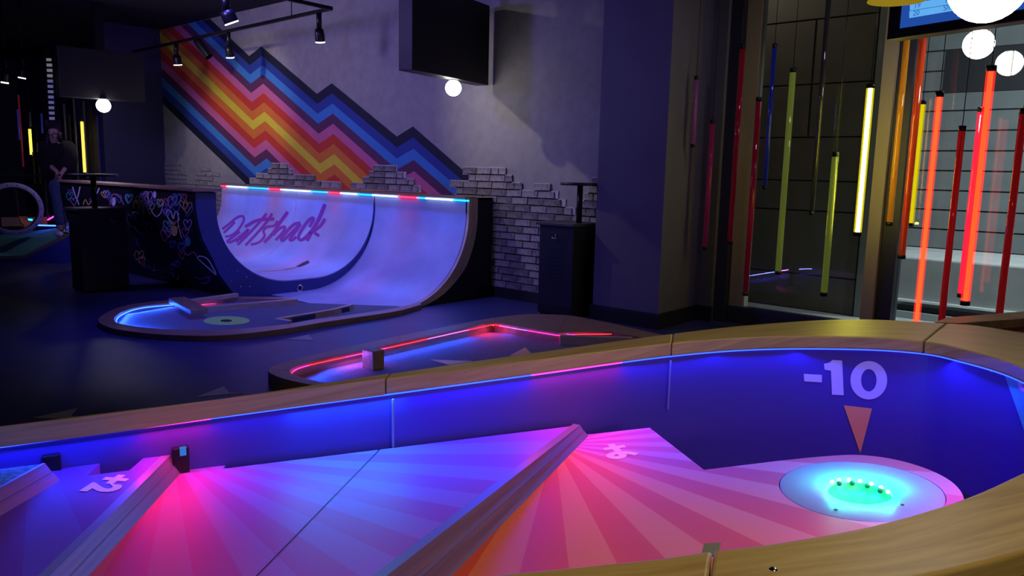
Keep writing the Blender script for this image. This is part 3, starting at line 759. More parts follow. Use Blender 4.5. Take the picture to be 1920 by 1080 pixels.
bar('kerb', onz(1050, 628, .10), onz(1186, 632, .10), .04, .02, .10, M['ply'], mc)
bar('led_strip', onz(1052, 634, .06), onz(1118, 636, .06), .008, .055, .062, M['led_pink'], mc, 0)
slab('direction_arrow', [onz(x, y, ZC2 + .004) for x, y in ((808, 674), (888, 677), (842, 684))], .003, M['tan_print'], mc)
slab('direction_arrow', [onz(x, y, ZC2 + .004) for x, y in ((985, 651), (996, 663), (955, 667))], .003, M['tan_print'], mc)

# floor arrows
for lab, P in (('grey arrow sticker on the dark floor nearest the lower left rail', [(62, 783), (145, 765), (133, 777), (141, 785)]),
               ('grey arrow sticker on the floor just behind the long rail, left of the low course', [(368, 744), (420, 724), (430, 736), (455, 736)]),
               ('faint grey arrow sticker on the floor between the half pipe and low course', [(537, 636), (579, 627), (587, 638)])):
    o = slab('floor_arrow', [onz(x, y, .003) for x, y in P], .003, M['grey_print']); tag(o, lab, 'floor arrow', 'floor arrow stickers')

# ================================================================== FOREGROUND GAME TABLE
gt = thing('raised_putting_table', (-.9, 1.7, 0), 'raised wooden-railed putting table with pink starburst tiers in the foreground', 'putting table')
ZB, ZT = .80, .845
inn_far = [onz(-900, 960, ZB), onz(-300, 879, ZB), onz(0, 838, ZB), onz(400, 784, ZB), onz(737, 738, ZB), onz(1000, 702, ZB), onz(1258, 668, ZB), onz(1430, 655, ZB), onz(1610, 655, ZB), onz(1730, 663, ZB), onz(1800, 678, ZB), onz(1870, 698, ZB), onz(1920, 719, ZB)]
# straighten the run up to the first curve joint
A0, A1 = inn_far[2], inn_far[6]
inn_far[0] = A0 + (A0 - A1).normalized() * 1.2; inn_far[1] = A0 + (A0 - A1).normalized() * .5
for i, t in ((3, .22), (4, .46), (5, .72)): inn_far[i] = A0.lerp(A1, t)
right = [Vector((-.19, 2.50, ZB)), Vector((-.13, 2.2, ZB)), Vector((-.145, 1.98, ZB))]
near = [onz(x, y, ZT) for x, y in ((1920, 884), (1809, 933), (1644, 982), (1467, 1015), (1351, 1029), (1240, 1045), (1063, 1063), (911, 1078))]
near += [near[-1] + (near[-1] - near[-2]).normalized() * t for t in (.3, .9)]
inner = [Vector((p.x, p.y, 0)) for p in inn_far + right + near]
outr = [Vector((p.x, p.y, 0)) for p in
        [None] * 0 + [inn_far[0], inn_far[1]]]
od = [onz(x, y, ZT) for x, y in ((0, 800), (400, 750), (730, 700), (1000, 661), (1262, 625), (1430, 607), (1600, 598), (1774, 606), (1920, 624))]
nrm = Vector((-(A1 - A0).y, (A1 - A0).x, 0)).normalized()
outer_t = [inn_far[0] + nrm * .06, inn_far[1] + nrm * .06] + [Vector(p) for p in od]
# corresponding outer points for the remaining inner ones
outer_t = [Vector((p.x, p.y, 0)) for p in outer_t]
outer_full = outer_t[:]   # 11 far points; inner_far has 13
outer_full = [outer_t[0], outer_t[1], outer_t[2], outer_t[3], outer_t[4], outer_t[5], outer_t[6], outer_t[7], outer_t[8], outer_t[9], Vector((-.60, 3.42, 0)), outer_t[10], Vector((-.22, 3.34, 0)),
              Vector((.12, 2.95, 0)), Vector((.22, 2.45, 0)), Vector((.15, 2.02, 0))]
no = [(.02, 1.74), (-.10, 1.45), (-.235, 1.165), (-.36, .985), (-.42, .885), (-.47, .80), (-.545, .69), (-.61, .60)]
outer_full += [Vector((x, y, 0)) for x, y in no]
outer_full += [outer_full[-1] + (outer_full[-1] - outer_full[-2]).normalized() * t for t in (.3, .9)]
PER = 8
IN = spline(inner, PER); OUT = spline(outer_full, PER)
assert len(IN) == len(OUT)
def near_idx(px, z=ZT, which=IN, lo=0, hi=None):
    best = min(range(lo, hi or len(which)), key=lambda i: abs(pix((which[i].x, which[i].y, z))[0] - px)); return best
j1 = near_idx(735, ZT, IN, 0, 100); j2 = near_idx(1264, ZT, IN, 0, 100); j3 = near_idx(1730, ZT, IN, 0, 100); j4 = near_idx(1342, ZT, IN, 13 * PER)
js = [0, j1, j2, j3, 15 * PER, j4, len(IN) - 1]
for a, b in zip(js, js[1:]):
    Ia = IN[a:b + 1]; Oa = OUT[a:b + 1]
    # a hair's gap at the joints
    d0 = (Ia[1] - Ia[0]).normalized() * .0015; Ia = [Ia[0] + d0] + Ia[1:-1] + [Ia[-1] - (Ia[-1] - Ia[-2]).normalized() * .0015]
    Oa = [Oa[0] + d0] + Oa[1:-1] + [Oa[-1] - (Oa[-1] - Oa[-2]).normalized() * .0015]
    strip_between('rail', Oa, Ia, ZB, ZT, M['oak'], gt, .006)
# inner board wall
INb = offset(IN, .010); INc = offset(IN, .022); INd = offset(IN, .030); INe = offset(IN, .040)
for a, b in zip(js, js[1:]): strip_between('side_board', INc[a:b + 1], INb[a:b + 1], .36, ZB - .001, M['board'], gt)
# outer apron, dark
OUTa = INe; OUTb = INd
strip_between('apron', OUTa, OUTb, 0, ZB, M['black'], gt)
slab('table_base', [Vector((p.x, p.y, .36)) for p in OUTb], .03, M['dark'], gt)
# led strip under the rail lip
LED_THROW = [(-900, -60, (.01, .05, 1), 2.2), (-60, 262, (.01, .03, 1), 2.6), (262, 398, (1, .01, .30), 4.2), (398, 540, (.02, .03, 1), 2.0), (540, 760, (.01, .22, 1), 5.2), (760, 1000, (.015, .015, 1), 3.4), (1000, 1170, (1, .02, .35), 3.6), (1170, 1500, (.02, .04, 1), 3.4), (1500, 1920, (.03, .04, 1), 4.2)]
led_runs = [(-900, -60, 'led_blue'), (-60, 262, 'led_blue'), (262, 398, 'led_pink'), (398, 1000, 'led_blue'), (1000, 1170, 'led_pink'), (1170, 1920, 'led_blue')]
fineI, fineO = [], []
for i in range(13 * PER):
    for k in range(6): fineI.append(IN[i].lerp(IN[i + 1], k / 6)); fineO.append(INe[i].lerp(INe[i + 1], k / 6))
for p0_, p1_, m_ in led_runs:
    ids = [i for i in range(len(fineI)) if p0_ - 3 <= pix((fineI[i].x, fineI[i].y, ZB))[0] <= p1_ + 3]
    if len(ids) > 1:
        P = [fineI[i] for i in ids]; Q = [fineO[i] for i in ids]
        strip_between('led_strip', [p + (q - p).normalized() * .0095 for p, q in zip(P, Q)], [p + (q - p).normalized() * .0060 for p, q in zip(P, Q)], ZB - .0045, ZB - .001, M[m_], gt)
for p0_, p1_, c_, pw_ in LED_THROW:
    ids = [i for i in range(len(fineI)) if p0_ - 3 <= pix((fineI[i].x, fineI[i].y, ZB))[0] <= p1_ + 3]
    nseg = max(1, round((fineI[ids[-1]] - fineI[ids[0]]).length / .35))
    for s_i in range(nseg):
        p = fineI[ids[int((len(ids) - 1) * s_i / nseg)]]; q = fineI[ids[int((len(ids) - 1) * (s_i + 1) / nseg)]]; e_ = q - p; L_ = e_.length
        t_ = e_.normalized(); inn = Vector((t_.y, -t_.x, 0)); o_ = (p + q) / 2 - inn * -.004
        zdir = -(inn * .85 + Vector((0, 0, -1))).normalized(); xd = t_; yd = zdir.cross(xd)
        ql = light('led_throw', 'AREA', (0, 0, 0), pw_ * .98 * L_, c_, L_, .006)
        ql.matrix_world = Matrix.Translation((o_.x, o_.y, ZB - .0035)) @ Matrix((xd, yd, zdir)).transposed().to_4x4()
throw_path(IN[14 * PER:17 * PER], ZB - .004, -1, (1, .05, .75), 3.4, tilt=.9)
throw_path(IN[-14:-2], ZB - .004, -1, (.03, .12, 1), 3.0, tilt=.9)
# seams in the board
for px0, py0, py1 in ((737, 740, 838), (1258, 669, 720)):
    p = onz(px0, py0, ZB); q = (CAM - p); q.z = 0; q.normalize()
    box('seam_strip', p.x - .0012, p.x + .0012, p.y - .003, p.y + .003, .62, ZB - .012, M['trimstrip'], gt)
# ---- tiers: parallel planes that fall gently to the right
D = Vector((.312, .980, 0)).normalized(); SL = .047
def plane(p, gx, gy): return (p.z - gx * p.x - gy * p.y, gx, gy)
G = (-SL * D.x, -SL * D.y)
Z03 = plane(onz(1090, 815, .592), .08, .05)
Z02 = plane(onz(1085, 797, .625), *G)
Z01 = plane(onz(300, 855, .722), *G); Z00 = (Z01[0] + .035, *G)
def onp(px, py, pl): r = ray(px, py); k = (pl[0] - HC) / (r.z - pl[1] * r.x - pl[2] * r.y); return CAM + r * k
def pz(p, pl, lift=0): return pl[0] + pl[1] * p[0] + pl[2] * p[1] + lift
c3 = onp(1040, 832, Z03); c2 = onp(322, 851, Z02); c1 = onp(60, 800, Z01)
# material object coordinates are relative to the thing's base
og = Vector(gt.location)
def ang(px, py, z0, c_): p = onp(px, py, z0) - c_; a_ = math.atan2(p.y, p.x) + A_ROT; a_ = (a_ + math.pi) % (2 * math.pi); return a_ / (2 * math.pi)
r3 = [(800, 1075), (1000, 1075), (1160, 1060), (1400, 1000), (1500, 900)]
print('angles3', [round(ang(x, y, Z03, c3), 3) for x, y in r3], 'angles2', [round(ang(x, y, Z02, c2), 3) for x, y in ((140, 1075), (400, 1075), (600, 1075), (900, 830))])
A3 = [ang(x, y, Z03, c3) for x, y in r3]
def ramp_sorted(l): return sorted(l, key=lambda t: t[0])
M['tier3'] = rays_mat('starburst_print', c3 - og, 24, .1, ramp_sorted([(A3[0], (.78, .16, .03)), (A3[1], (.85, .21, .09)), (A3[2], (.86, .25, .17)), (A3[3], (.80, .27, .32)), (A3[4], (.50, .24, .90))]))
M['tier2'] = rays_mat('starburst_print_pink', c2 - og, 27, .3, ramp_sorted([(ang(140, 1075, Z02, c2), (.56, .08, .12)), (ang(400, 1075, Z02, c2), (.46, .10, .34)), (ang(600, 1075, Z02, c2), (.34, .12, .52)), (ang(900, 830, Z02, c2), (.24, .20, .85))]), dark=.95)
M['tier1'] = rays_mat('starburst_print_violet', c1 - og, 24, 0, [(0, (.13, .07, .42)), (1, (.13, .07, .42))], dark=.95)
def tier(px_far, px_near, z0, m_, name='tier'):
    P = [onp(x, y, z0) for x, y in px_far + px_near]
    return slab(name, P, .035, m_, gt)
# generic hidden continuations run on past the near rail
E2a, E2b = onp(1088, 797, Z02), onp(725, 1080, Z02)      # step edge, tier 2 to tier 3
E1a, E1b = onp(320, 853, Z01), onp(94, 1080, Z01)
E0a, E0b = onp(85, 869, Z00), onp(0, 915, Z00)
ext = lambda a, b, t: a + (b - a) * t
def pxof(p): return pix(p)
def tierw(P, name, m_, th=.03): return slab(name, P, th, m_, gt)
rim_c = onp(1615, 918, Z03)
ell = [onp(x, y, Z03) for x, y in ((1462, 922), (1600, 865.5), (1684, 874), (1739, 891), (1767, 923), (1738, 953), (1698, 972), (1625, 980), (1562, 975), (1508, 958), (1489, 888), (1535, 873))]
disc_c = sum(ell, Vector()) / len(ell)
for _ in range(60):      # least-squares circle through the measured outline
    rd = sum((p - disc_c).length for p in ell) / len(ell); disc_c = sum((p - (p - disc_c).normalized() * rd for p in ell), Vector()) / len(ell)
print('disc', rd, disc_c)
rimpts = [onp(x, y, Z03) for x, y in sp2([(1460, 864), (1540, 856), (1610, 853), (1680, 862), (1745, 882), (1790, 908), (1808, 940), (1795, 980), (1740, 1030)], 5)]
t3 = [onp(1040, 823, Z03), onp(1090, 816, Z03), onp(1218, 802, Z03), onp(1320, 881, Z03)] + rimpts + [onp(1500, 1075, Z03), onp(1345, 1110, Z03), onp(1100, 1160, Z03), onp(780, 1240, Z03), onp(560, 1240, Z03)]
# disc recess: tier made with a round opening via inner ring bridge
def tier_with_hole(P, c_, r, m_, th):
    bm = bmesh.new(); n_ = 48
    pl = lambda p: Vector((p.x, p.y, pz(p, Z03)))
    ov = [bm.verts.new(pl(p) - og) for p in P]
    hv = [bm.verts.new(pl(c_ + Vector((math.cos(2 * math.pi * i / n_), math.sin(2 * math.pi * i / n_), 0)) * r) - og) for i in range(n_)]
    es = [bm.edges.new((ov[i], ov[(i + 1) % len(ov)])) for i in range(len(ov))] + [bm.edges.new((hv[i], hv[(i + 1) % n_])) for i in range(n_)]
    bmesh.ops.triangle_fill(bm, use_beauty=True, edges=es, normal=(0, 0, 1))
    bmesh.ops.solidify(bm, geom=bm.faces[:], thickness=th)
    bmesh.ops.recalc_face_normals(bm, faces=bm.faces)
    me = bpy.data.meshes.new('tier'); bm.to_mesh(me); bm.free(); me.materials.append(m_)
    o = bpy.data.objects.new('tier', me); COL.objects.link(o); o.parent = gt; return o
o3 = tier_with_hole(t3, disc_c, rd, M['tier3'], .03); o3['label'] = 'lowest tier with coral starburst around the cup'
# tier 2
t2 = [onp(x, y, Z02) for x, y in ((270, 861), (327, 868), (433, 857), (418, 879))] + [E2a, ext(E2a, E2b, 1.35), ext(onp(322, 868, Z02), onp(80, 1080, Z02), 1.5)]
o2 = tierw(t2, 'tier', M['tier2']); o2['label'] = 'middle tier with pink and violet wedges'
t1 = [onp(x, y, Z01) for x, y in ((60, 885), (89, 881), (187, 869), (162, 892), (242, 882), (253, 873), (270, 858), (320, 852.6))] + [ext(E1a, E1b, 1.25), onp(-60, 1240, Z01), onp(-400, 1240, Z01), onp(-300, 1000, Z01)]
o1 = tierw(t1, 'tier', M['tier1']); o1['label'] = 'violet tier at the left'
t0 = [onp(-500, 940, Z00), E0a + Vector((0, 0, 0)), ext(E0a, E0b, 4.5), onp(-900, 1200, Z00)]
o0 = tierw(t0, 'top_tier', M['teal'], .05); o0['label'] = 'teal carpeted top tier'
ja, jb = onp(712, 843, Z02), onp(470, 1092, Z02); jn = (jb - ja).cross(Vector((0, 0, 1))).normalized() * .0016; jl = Vector((0, 0, .0006))
put('joint_line', [ja - jn + jl, ja + jn + jl, jb + jn + jl, jb - jn + jl], [(0, 1, 2, 3)], M['dark'], gt)
def step(a, b, z_hi, z_lo, wtop, lean, root, label):
    """edge strip on top and a two-ply riser leaning out beneath it"""
    a = Vector(a); b = Vector(b); d = (b - a); d.z = 0; d.normalize(); nrm_ = Vector((d.y, -d.x, 0))
    if nrm_.dot(D) < 0: nrm_ = -nrm_
    def P(base, off, z0, lift): q = base + nrm_ * off; return Vector((q.x, q.y, pz(q, z0, lift)))
    L = (b - a).length
    vs_ = [P(a, -wtop, z_hi, .0005), P(a, 0, z_hi, .0005), P(b, 0, z_hi, .0005), P(b, -wtop, z_hi, .0005)]
    vs_ += [v - Vector((0, 0, .004)) for v in vs_]
    o = fixn(put('edge_strip', vs_, BOXF, M['trimstrip'], root, uvs=[(0, 0)] * 8))
    def Q(base, off, f): q = base + nrm_ * off; return Vector((q.x, q.y, pz(q, z_hi) * (1 - f) + pz(q, z_lo) * f - .0005))
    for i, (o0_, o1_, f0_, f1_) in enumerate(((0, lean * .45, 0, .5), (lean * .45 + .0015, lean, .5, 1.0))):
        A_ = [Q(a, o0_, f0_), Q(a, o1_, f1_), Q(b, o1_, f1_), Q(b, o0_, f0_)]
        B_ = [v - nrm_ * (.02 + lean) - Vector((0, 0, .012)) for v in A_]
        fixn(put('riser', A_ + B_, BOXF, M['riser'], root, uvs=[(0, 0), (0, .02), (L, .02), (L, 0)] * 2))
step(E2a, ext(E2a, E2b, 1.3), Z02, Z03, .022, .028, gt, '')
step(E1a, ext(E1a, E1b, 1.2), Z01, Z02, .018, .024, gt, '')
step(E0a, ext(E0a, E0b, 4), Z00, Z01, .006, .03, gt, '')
# sensor cups on the board beside the steps
for px, py, lab in ((99, 866, 'left'), (337, 852, 'middle')):
    p = min((IN[i].lerp(IN[i + 1], k / 12) for i in range(5 * PER) for k in range(12)), key=lambda v: abs(pix((v.x, v.y, .74))[0] - px)); d = Vector((A1 - A0)).normalized(); d.z = 0
    inn_ = Vector((d.y, -d.x, 0)); p = p - inn_ * .002; z1_ = vert_at(p.x, p.y, py - 14)
    obox('sensor_block', (p.x, p.y, 0), (d.x, d.y, 0), (-d.y, d.x, 0), .018, .009, z1_ - .09, z1_, M['blackmetal'], gt, .003)
q = min((IN[i].lerp(IN[i + 1], k / 12) for i in range(5 * PER) for k in range(12)), key=lambda v: abs(pix((v.x, v.y, .76))[0] - 343)) + Vector((D.y, -D.x, 0)) * .0075
zq = vert_at(q.x, q.y, 845); obox('blue_light_patch', (q.x, q.y, 0), (D.x, D.y, 0), (-D.y, D.x, 0), .007, .001, zq - .012, zq + .010, emat('patch_glow', (.05, .25, .9), .7), gt)  # glowing face put in for the patch of blue light on the block
slab('corner_plate', [onz(x, y, .815) for x, y in ((1320, 1019), (1352, 1017), (1346, 1040), (1314, 1042))], .003, mat('grey_plate', (.35, .36, .40), .4, metal=.5), gt)
# cup disc
mdisc = mat('frosted_cup_disc', (.24, .40, .85), .35)
axis = Vector((-Z03[1], -Z03[2], 1)).normalized()
dc = Vector((disc_c.x, disc_c.y, pz(disc_c, Z03)))
lathe('cup_flange', dc, [(.0705, -.012), (.074, -.006), (.11, -.0035), (rd - .004, .0005), (rd - .0015, .0), (rd - .001, -.02)], mdisc, gt, 64, axis)
lathe('cup', dc, [(.0, -.034), (.045, -.034), (.062, -.030), (.070, -.012)], mat('green_cup', (.05, .60, .20), .4), gt, 40, axis)
toC = (CAM - dc); toC.z = 0; toC.normalize(); perp = Vector((-toC.y, toC.x, 0))
ledm = emat('cup_led', (.5, 1, .9), 8)
for k in range(7):
    a = math.radians(-66 + 22 * k); p = dc - toC * math.cos(a) * .068 + perp * math.sin(a) * .068
    sphere('cup_led', (p.x, p.y, p.z - .004), .0045, ledm, gt, 8, 6)
    l_ = light('cup_glow', 'POINT', (p.x, p.y, p.z + .033), .19, (.004, 1, .80), .006)
for k in range(4):
    a = math.radians(-48 + 32 * k); p = dc - toC * math.cos(a) * .062 + perp * math.sin(a) * .062
    sphere('ball_hole', (p.x, p.y, p.z - .010), .0065, mat('hole_green', (.0, .10, .04), .8), gt, 10, 6)
for px, py in ((1567, 956), (1692, 947)):
    p = onp(px, py, Z03); cyl('screw', (p.x, p.y, p.z), (p.x, p.y, p.z + .0015), .004, M['dark'], gt, 10)
# writing on the tiers
def flat_text(txt, px, py, z0, size, up, right, m_, bold=.03, name='lettering'):
    V, Fc = text_mesh(txt, bold); xs = [v.x for v in V]; ys = [v.y for v in V]; cx, cy = (min(xs) + max(xs)) / 2, (min(ys) + max(ys)) / 2
    o_ = onp(px, py, z0); vs_ = []
    for v in V:
        q = o_ + Vector(right) * ((v.x - cx) * size) + Vector(up) * ((v.y - cy) * size); vs_.append(Vector((q.x, q.y, pz(q, z0, .0012))))
    return put(name, vs_, Fc, m_, gt)
R = Vector((D.y, -D.x, 0))
rd1 = (onp(1172, 862, Z03) - onp(1138, 832, Z03)); rd1.z = 0; rd1.normalize(); up1 = Vector((-rd1.y, rd1.x, 0))
flat_text('+6', 1159, 846, Z03, .115, up1, rd1, M['lilac_print'], .05)
rd2 = (onp(192, 915, Z01) - onp(226, 892, Z01)); rd2.z = 0; rd2.normalize(); up2 = Vector((-rd2.y, rd2.x, 0))
flat_text('+2', 205, 907, Z01, .090, up2, rd2, M['lilac_print'], .05)
# writing on the board (flat print following the curve)
def hit_board(px, py, lift=.002):
    d = ray(px, py); best = None
    for i in range(6 * PER, 15 * PER):
        a, b = INb[i], INb[i + 1]; ex, ey = b.x - a.x, b.y - a.y; den = d.x * ey - d.y * ex
        if abs(den) < 1e-9: continue
        t = (a.x * ey - a.y * ex) / den; u = ((d.x * t - a.x) * ex + (d.y * t - a.y) * ey) / (ex * ex + ey * ey)
        if 0 <= u <= 1 and t > 0 and (best is None or t > best): best = t
    return CAM + d * (best - lift)
dp = lambda P, m_, nm: decal_poly(nm, P, hit_board, m_, gt)
dp([(1507, 701), (1541, 703), (1541, 717), (1508, 715)], M['white_print'], 'minus_sign')
dp([(1561, 675), (1579, 676), (1582, 741), (1560, 740), (1558, 695), (1546, 693), (1545, 682), (1555, 680)], M['white_print'], 'digit_one')
ring = [(1629 + 34.5 * math.cos(t * math.pi / 24) + 0, 713 + 36 * math.sin(t * math.pi / 24)) for t in range(49)]
ri = [(1629 + 14.5 * math.cos(t * math.pi / 24) + 0, 713 + 21 * math.sin(t * math.pi / 24)) for t in range(49)]
vs_ = [hit_board(*p) for p in ring] + [hit_board(*p) for p in ri]
put('digit_zero', vs_, [(i, i + 1, 49 + i + 1, 49 + i) for i in range(48)], M['white_print'], gt)
dp([(1582, 760), (1635, 766), (1613, 850)], M['orange'], 'pointer_triangle')
ts = [(1884, 704), (1905, 712), (1935, 728), (1950, 820), (1935, 850)]
dp(ts, M['tealsheet'], 'teal_sector')
dp([(1855, 694), (1862, 694), (1862, 697), (1857, 697)], M['white_print'], 'small_mark')
rg = lambda r: [(1924 + r * math.cos(math.radians(t)), 719 + r * 1.1 * math.sin(math.radians(t))) for t in range(80, 281, 20)]
a_, b_ = rg(15), rg(8)
put('pink_ring', [hit_board(x, y, .004) for x, y in a_ + b_], [(i, i + 1, len(a_) + i + 1, len(a_) + i) for i in range(len(a_) - 1)], M['pinkprint'], gt)
# screws in the near rail
for px, py in ((1450, 1067),):
    p = onz(px, py, ZT); lathe('screw', p, [(0, .002), (.003, .002), (.006, .0008), (.0065, 0)], M['chrome'], gt, 14)

# ---- red-lit course at the right behind the rail
rc = thing('red_lit_course', (-.6, 4.3, 0), 'wood-railed course glowing red at the far right behind the big table', 'putting course')
zr = .74
a, b = onz(1772, 603, zr), onz(2050, 590, zr); a2, b2 = onz(1800, 612, zr), onz(2050, 640, zr)
slab('rail', [onz(1752, 604, zr), onz(1776, 595, zr), onz(2060, 572, zr), onz(2060, 588, zr), onz(1795, 606, zr)], .04, M['oak'], rc, .004)
slab('playing_surface', [onz(1795, 607, zr - .06), onz(2060, 588, zr - .06), onz(2060, 655, zr - .06), onz(1840, 622, zr - .06)], .03, mat('red_surface', (.7, .12, .14), .5), rc)
p, q = onz(1800, 606, zr - .02), onz(2060, 588, zr - .02)
bar('led_strip', p.lerp(q, .0), p.lerp(q, .22), .008, zr - .035, zr - .027, M['led_violet'], rc, 0)
bar('led_strip', p.lerp(q, .22), q, .008, zr - .035, zr - .027, M['led_red'], rc, 0)
bx = onz(1900, 600, zr); box('apron', bx.x - .25, bx.x + .5, bx.y - .1, bx.y + .2, 0, zr - .1, M['black'], rc)

# ================================================================== STORAGE CABINETS WITH DRINK TABLES
def cabinet(x0, x1, y0, y1, zt, pole, ztop, tr, label, tlabel, hook):
    t = thing('club_cabinet', ((x0 + x1) / 2, (y0 + y1) / 2, 0), label, 'cabinet')
    box('body', x0, x1, y0, y1, 0.02, zt - .03, M['black'], t, bev=.006)
    box('plinth', x0 + .02, x1 - .02, y0 + .02, y1 - .02, 0, .02, M['dark'], t)
    box('top', x0 - .03, x1 + .015, y0 - .03, y1 + .03, zt - .03, zt, mat('cabinet_top', (.05, .05, .055), .45), t, bev=.005)
    for i in range(9): box('vent_slot', x0 + .12, x1 - .12, y0 - .004, y0, .34 + i * .04, .35 + i * .04, M['blackmetal'], t)
    hx, hy, face = hook; pts = []
    hk = thing('h', (0, 0, 0), None, None); bpy.data.objects.remove(hk)
    d_ = Vector((0, -1, 0)) if face == 'front' else Vector((1, 0, 0)); s_ = Vector((1, 0, 0)) if face == 'front' else Vector((0, 1, 0))
    c_ = Vector((hx, y0 if face == 'front' else x1, 0)) if face == 'front' else Vector((x1, hy, 0))
    if face == 'front': c_ = Vector((hx, y0, 0))
    zt_ = zt - .10
    vs_ = []
    h = cyl('hook', c_ + d_ * .004 + Vector((0, 0, zt_)), c_ + d_ * .012 + Vector((0, 0, zt_ - .055)), .006, M['chrome'], t, 8)
    for sgn in (-1, 1):
        cyl('hook_prong', c_ + d_ * .012 + Vector((0, 0, zt_ - .055)), c_ + d_ * .03 + s_ * .028 * sgn + Vector((0, 0, zt_ - .045)), .005, M['chrome'], t, 8)
    tt = thing('drink_table', (pole[0], pole[1], 0), tlabel, 'table')
    cyl('pole', (pole[0], pole[1], 0.0 if pole[2] else zt), (pole[0], pole[1], ztop - .025), .028, M['blackmetal'], tt, 16)
    cyl('tabletop', (pole[0], pole[1], ztop - .025), (pole[0], pole[1], ztop), tr, M['black'], tt, 40)
    return t
pR = onz(1087, 430, .90)
cabinet(-4.84, -4.42, 5.84, 6.24, .915, (-4.50, 6.02, False), 1.30, .19, 'black equipment cabinet by the square column, hook on its front', 'round black drink table rising behind the cabinet by the column', (-4.63, 5.84, 'front'))
cabinet(-9.13, -8.80, 3.05, 3.52, .905, (-8.84, 3.22, False), 1.265, .24, 'black equipment cabinet in front of the graffiti panel', 'round black drink table on the pole above the graffiti cabinet', (-9.0, 3.36, 'side'))
p, q_ = onz(940 + 85, 588, .02), None
cb = [onz(x, y, .01) for x, y in ((1018, 588), (1030, 596), (1060, 601), (1090, 605), (1120, 609))]
co = spline(cb, 6)
vs_, fs = [], []
for i, p in enumerate(co):
    for k in range(6): a = k * math.pi / 3; vs_.append(p + Vector((0, math.cos(a) * .008, math.sin(a) * .008)))
    if i:
        for k in range(6): fs.append(((i - 1) * 6 + k, (i - 1) * 6 + (k + 1) % 6, i * 6 + (k + 1) % 6, i * 6 + k))
o = put('power_cable', vs_, fs, M['blackmetal'], None); tag(o, 'thin black cable on the floor by the cabinet beside the column', 'cable')

# ================================================================== HANGING SCREENS AND GLOBE LAMPS
def screen(corner_a, corner_b, z0, z1, th, label, globe_px, gr_=.1, gp=.35, glabel='', rod=None):
    """display hung from the ceiling; corner_a/b are the ends of its lower front edge"""
    a = Vector(corner_a); b = Vector(corner_b); d = b - a; d.z = 0; L = d.length; d.normalize(); nn = Vector((-d.y, d.x, 0))
    if nn.dot(CAM - a) > 0: nn = -nn       # thickness goes away from the viewer
    mid = (a + b) / 2 + nn * th / 2
    t = thing('hanging_screen', (mid.x, mid.y, z0), label, 'screen')
    obox('casing', mid, d, nn, L / 2, th / 2, z0, z1, M['black'], t, .006)
    if rod: obox('ceiling_bracket', mid, d, nn, .06, .04, z1, 3.68, M['blackmetal'], t)
    return t, a, b, d, nn, mid, L
def globe(cpx, r, D_, label, roof=None):
    dd = ray(*cpx); k = D_ / dd.dot(FW); c_ = CAM + dd * k
    t = thing('globe_lamp', (c_.x, c_.y, c_.z), label, 'lamp', None)
    sphere('globe', c_, r, M['globe'], t); cyl('collar', c_ + Vector((0, 0, r * .92)), c_ + Vector((0, 0, r * .92 + (.05 if roof else .022))), r * .45, M['blackmetal'], t, 20)
    if roof: cyl('stem', c_ + Vector((0, 0, r * .92 + .05)), (c_.x, c_.y, roof), .012, M['blackmetal'], t, 8)
    return c_
a, b = onz(773, 131, 2.3), onz(916, 160, 2.3)
screen(a, b, 2.3, 3.12, .16, 'black hanging screen seen from behind in front of the grey wall', None, rod=True)
gc = ((a + b) / 2 + Vector((0, 0, 0)));
gd = (gc - CAM).dot(FW); g1 = globe((850, 165), .1 * gd / 9.3 * .97, gd + .12, 'glowing white globe lamp under the black screen in the middle')
a, b = onz(113, 180, 2.3), onz(273, 192, 2.3)
screen(a, b, 2.3, 3.0, .2, 'dark hanging screen seen from behind at the upper left', None, rod=True)
gd = ((a + b) / 2 - CAM).dot(FW); g2 = globe((194, 198), .098, gd, 'glowing white globe lamp under the hanging screen at left')
a, b = onz(1662, 75, 2.3), onz(1960, 32, 2.3)
t, a, b, d, nn, mid, L = screen(a, b, 2.3, 3.1, .12, 'lit score screen with a blue leaderboard at the upper right', None, rod=True)
fr = a - nn * .003
def sp(u, v, lift=.0): p = a + d * u - nn * (.004 + lift); return Vector((p.x, p.y, 2.3 + v))
def shit(px, py, lift=.008):
    r_ = ray(px, py); k = ((a - nn * (.004)) - CAM).dot(nn) / r_.dot(nn); p = CAM + r_ * (k - lift); return p
bl = emat('screen_blue', (.015, .07, .36), 1.0); lb = emat('screen_light_blue', (.12, .42, .88), 1.0); tx = emat('screen_text', (.02, .10, .35), 1.0)
u0_ = .09; put('screen_glass', [sp(u0_, .06), sp(L - .03, .06), sp(L - .03, .76), sp(u0_, .76)], [(0, 1, 2, 3)], bl, t)
def row(px, y0, y1, y2, y3, x1): 
    put('score_row', [shit(px, y0), shit(x1, y1), shit(x1, y2), shit(px, y3)], [(0, 1, 2, 3)], lb, t)
row(1705, 34, 18, 6, 21, 1800); row(1706, 20, 5, -8, 6, 1800)
def stext(txt, px, py, sz):
    V, Fc = text_mesh(txt); o_ = shit(px, py, .012)
    put('score_text', [o_ + d * v.x * sz + Vector((0, 0, 1)) * v.y * sz for v in V], Fc, tx, t)
dsgn = 1 if pix(b)[0] > pix(a)[0] else -1
stext('20', 1711, 30, .045); stext('19', 1713, 16, .045); stext('She', 1768, 20, .045); stext('Ki', 1772, 6, .045)
g3 = globe((1835, 83), .10, 5.45, 'white globe lamp hanging just below the leaderboard screen')
g4 = globe((1853, -30), .103, 2.15, 'large white globe lamp cut off by the top edge at right', roof=3.68)
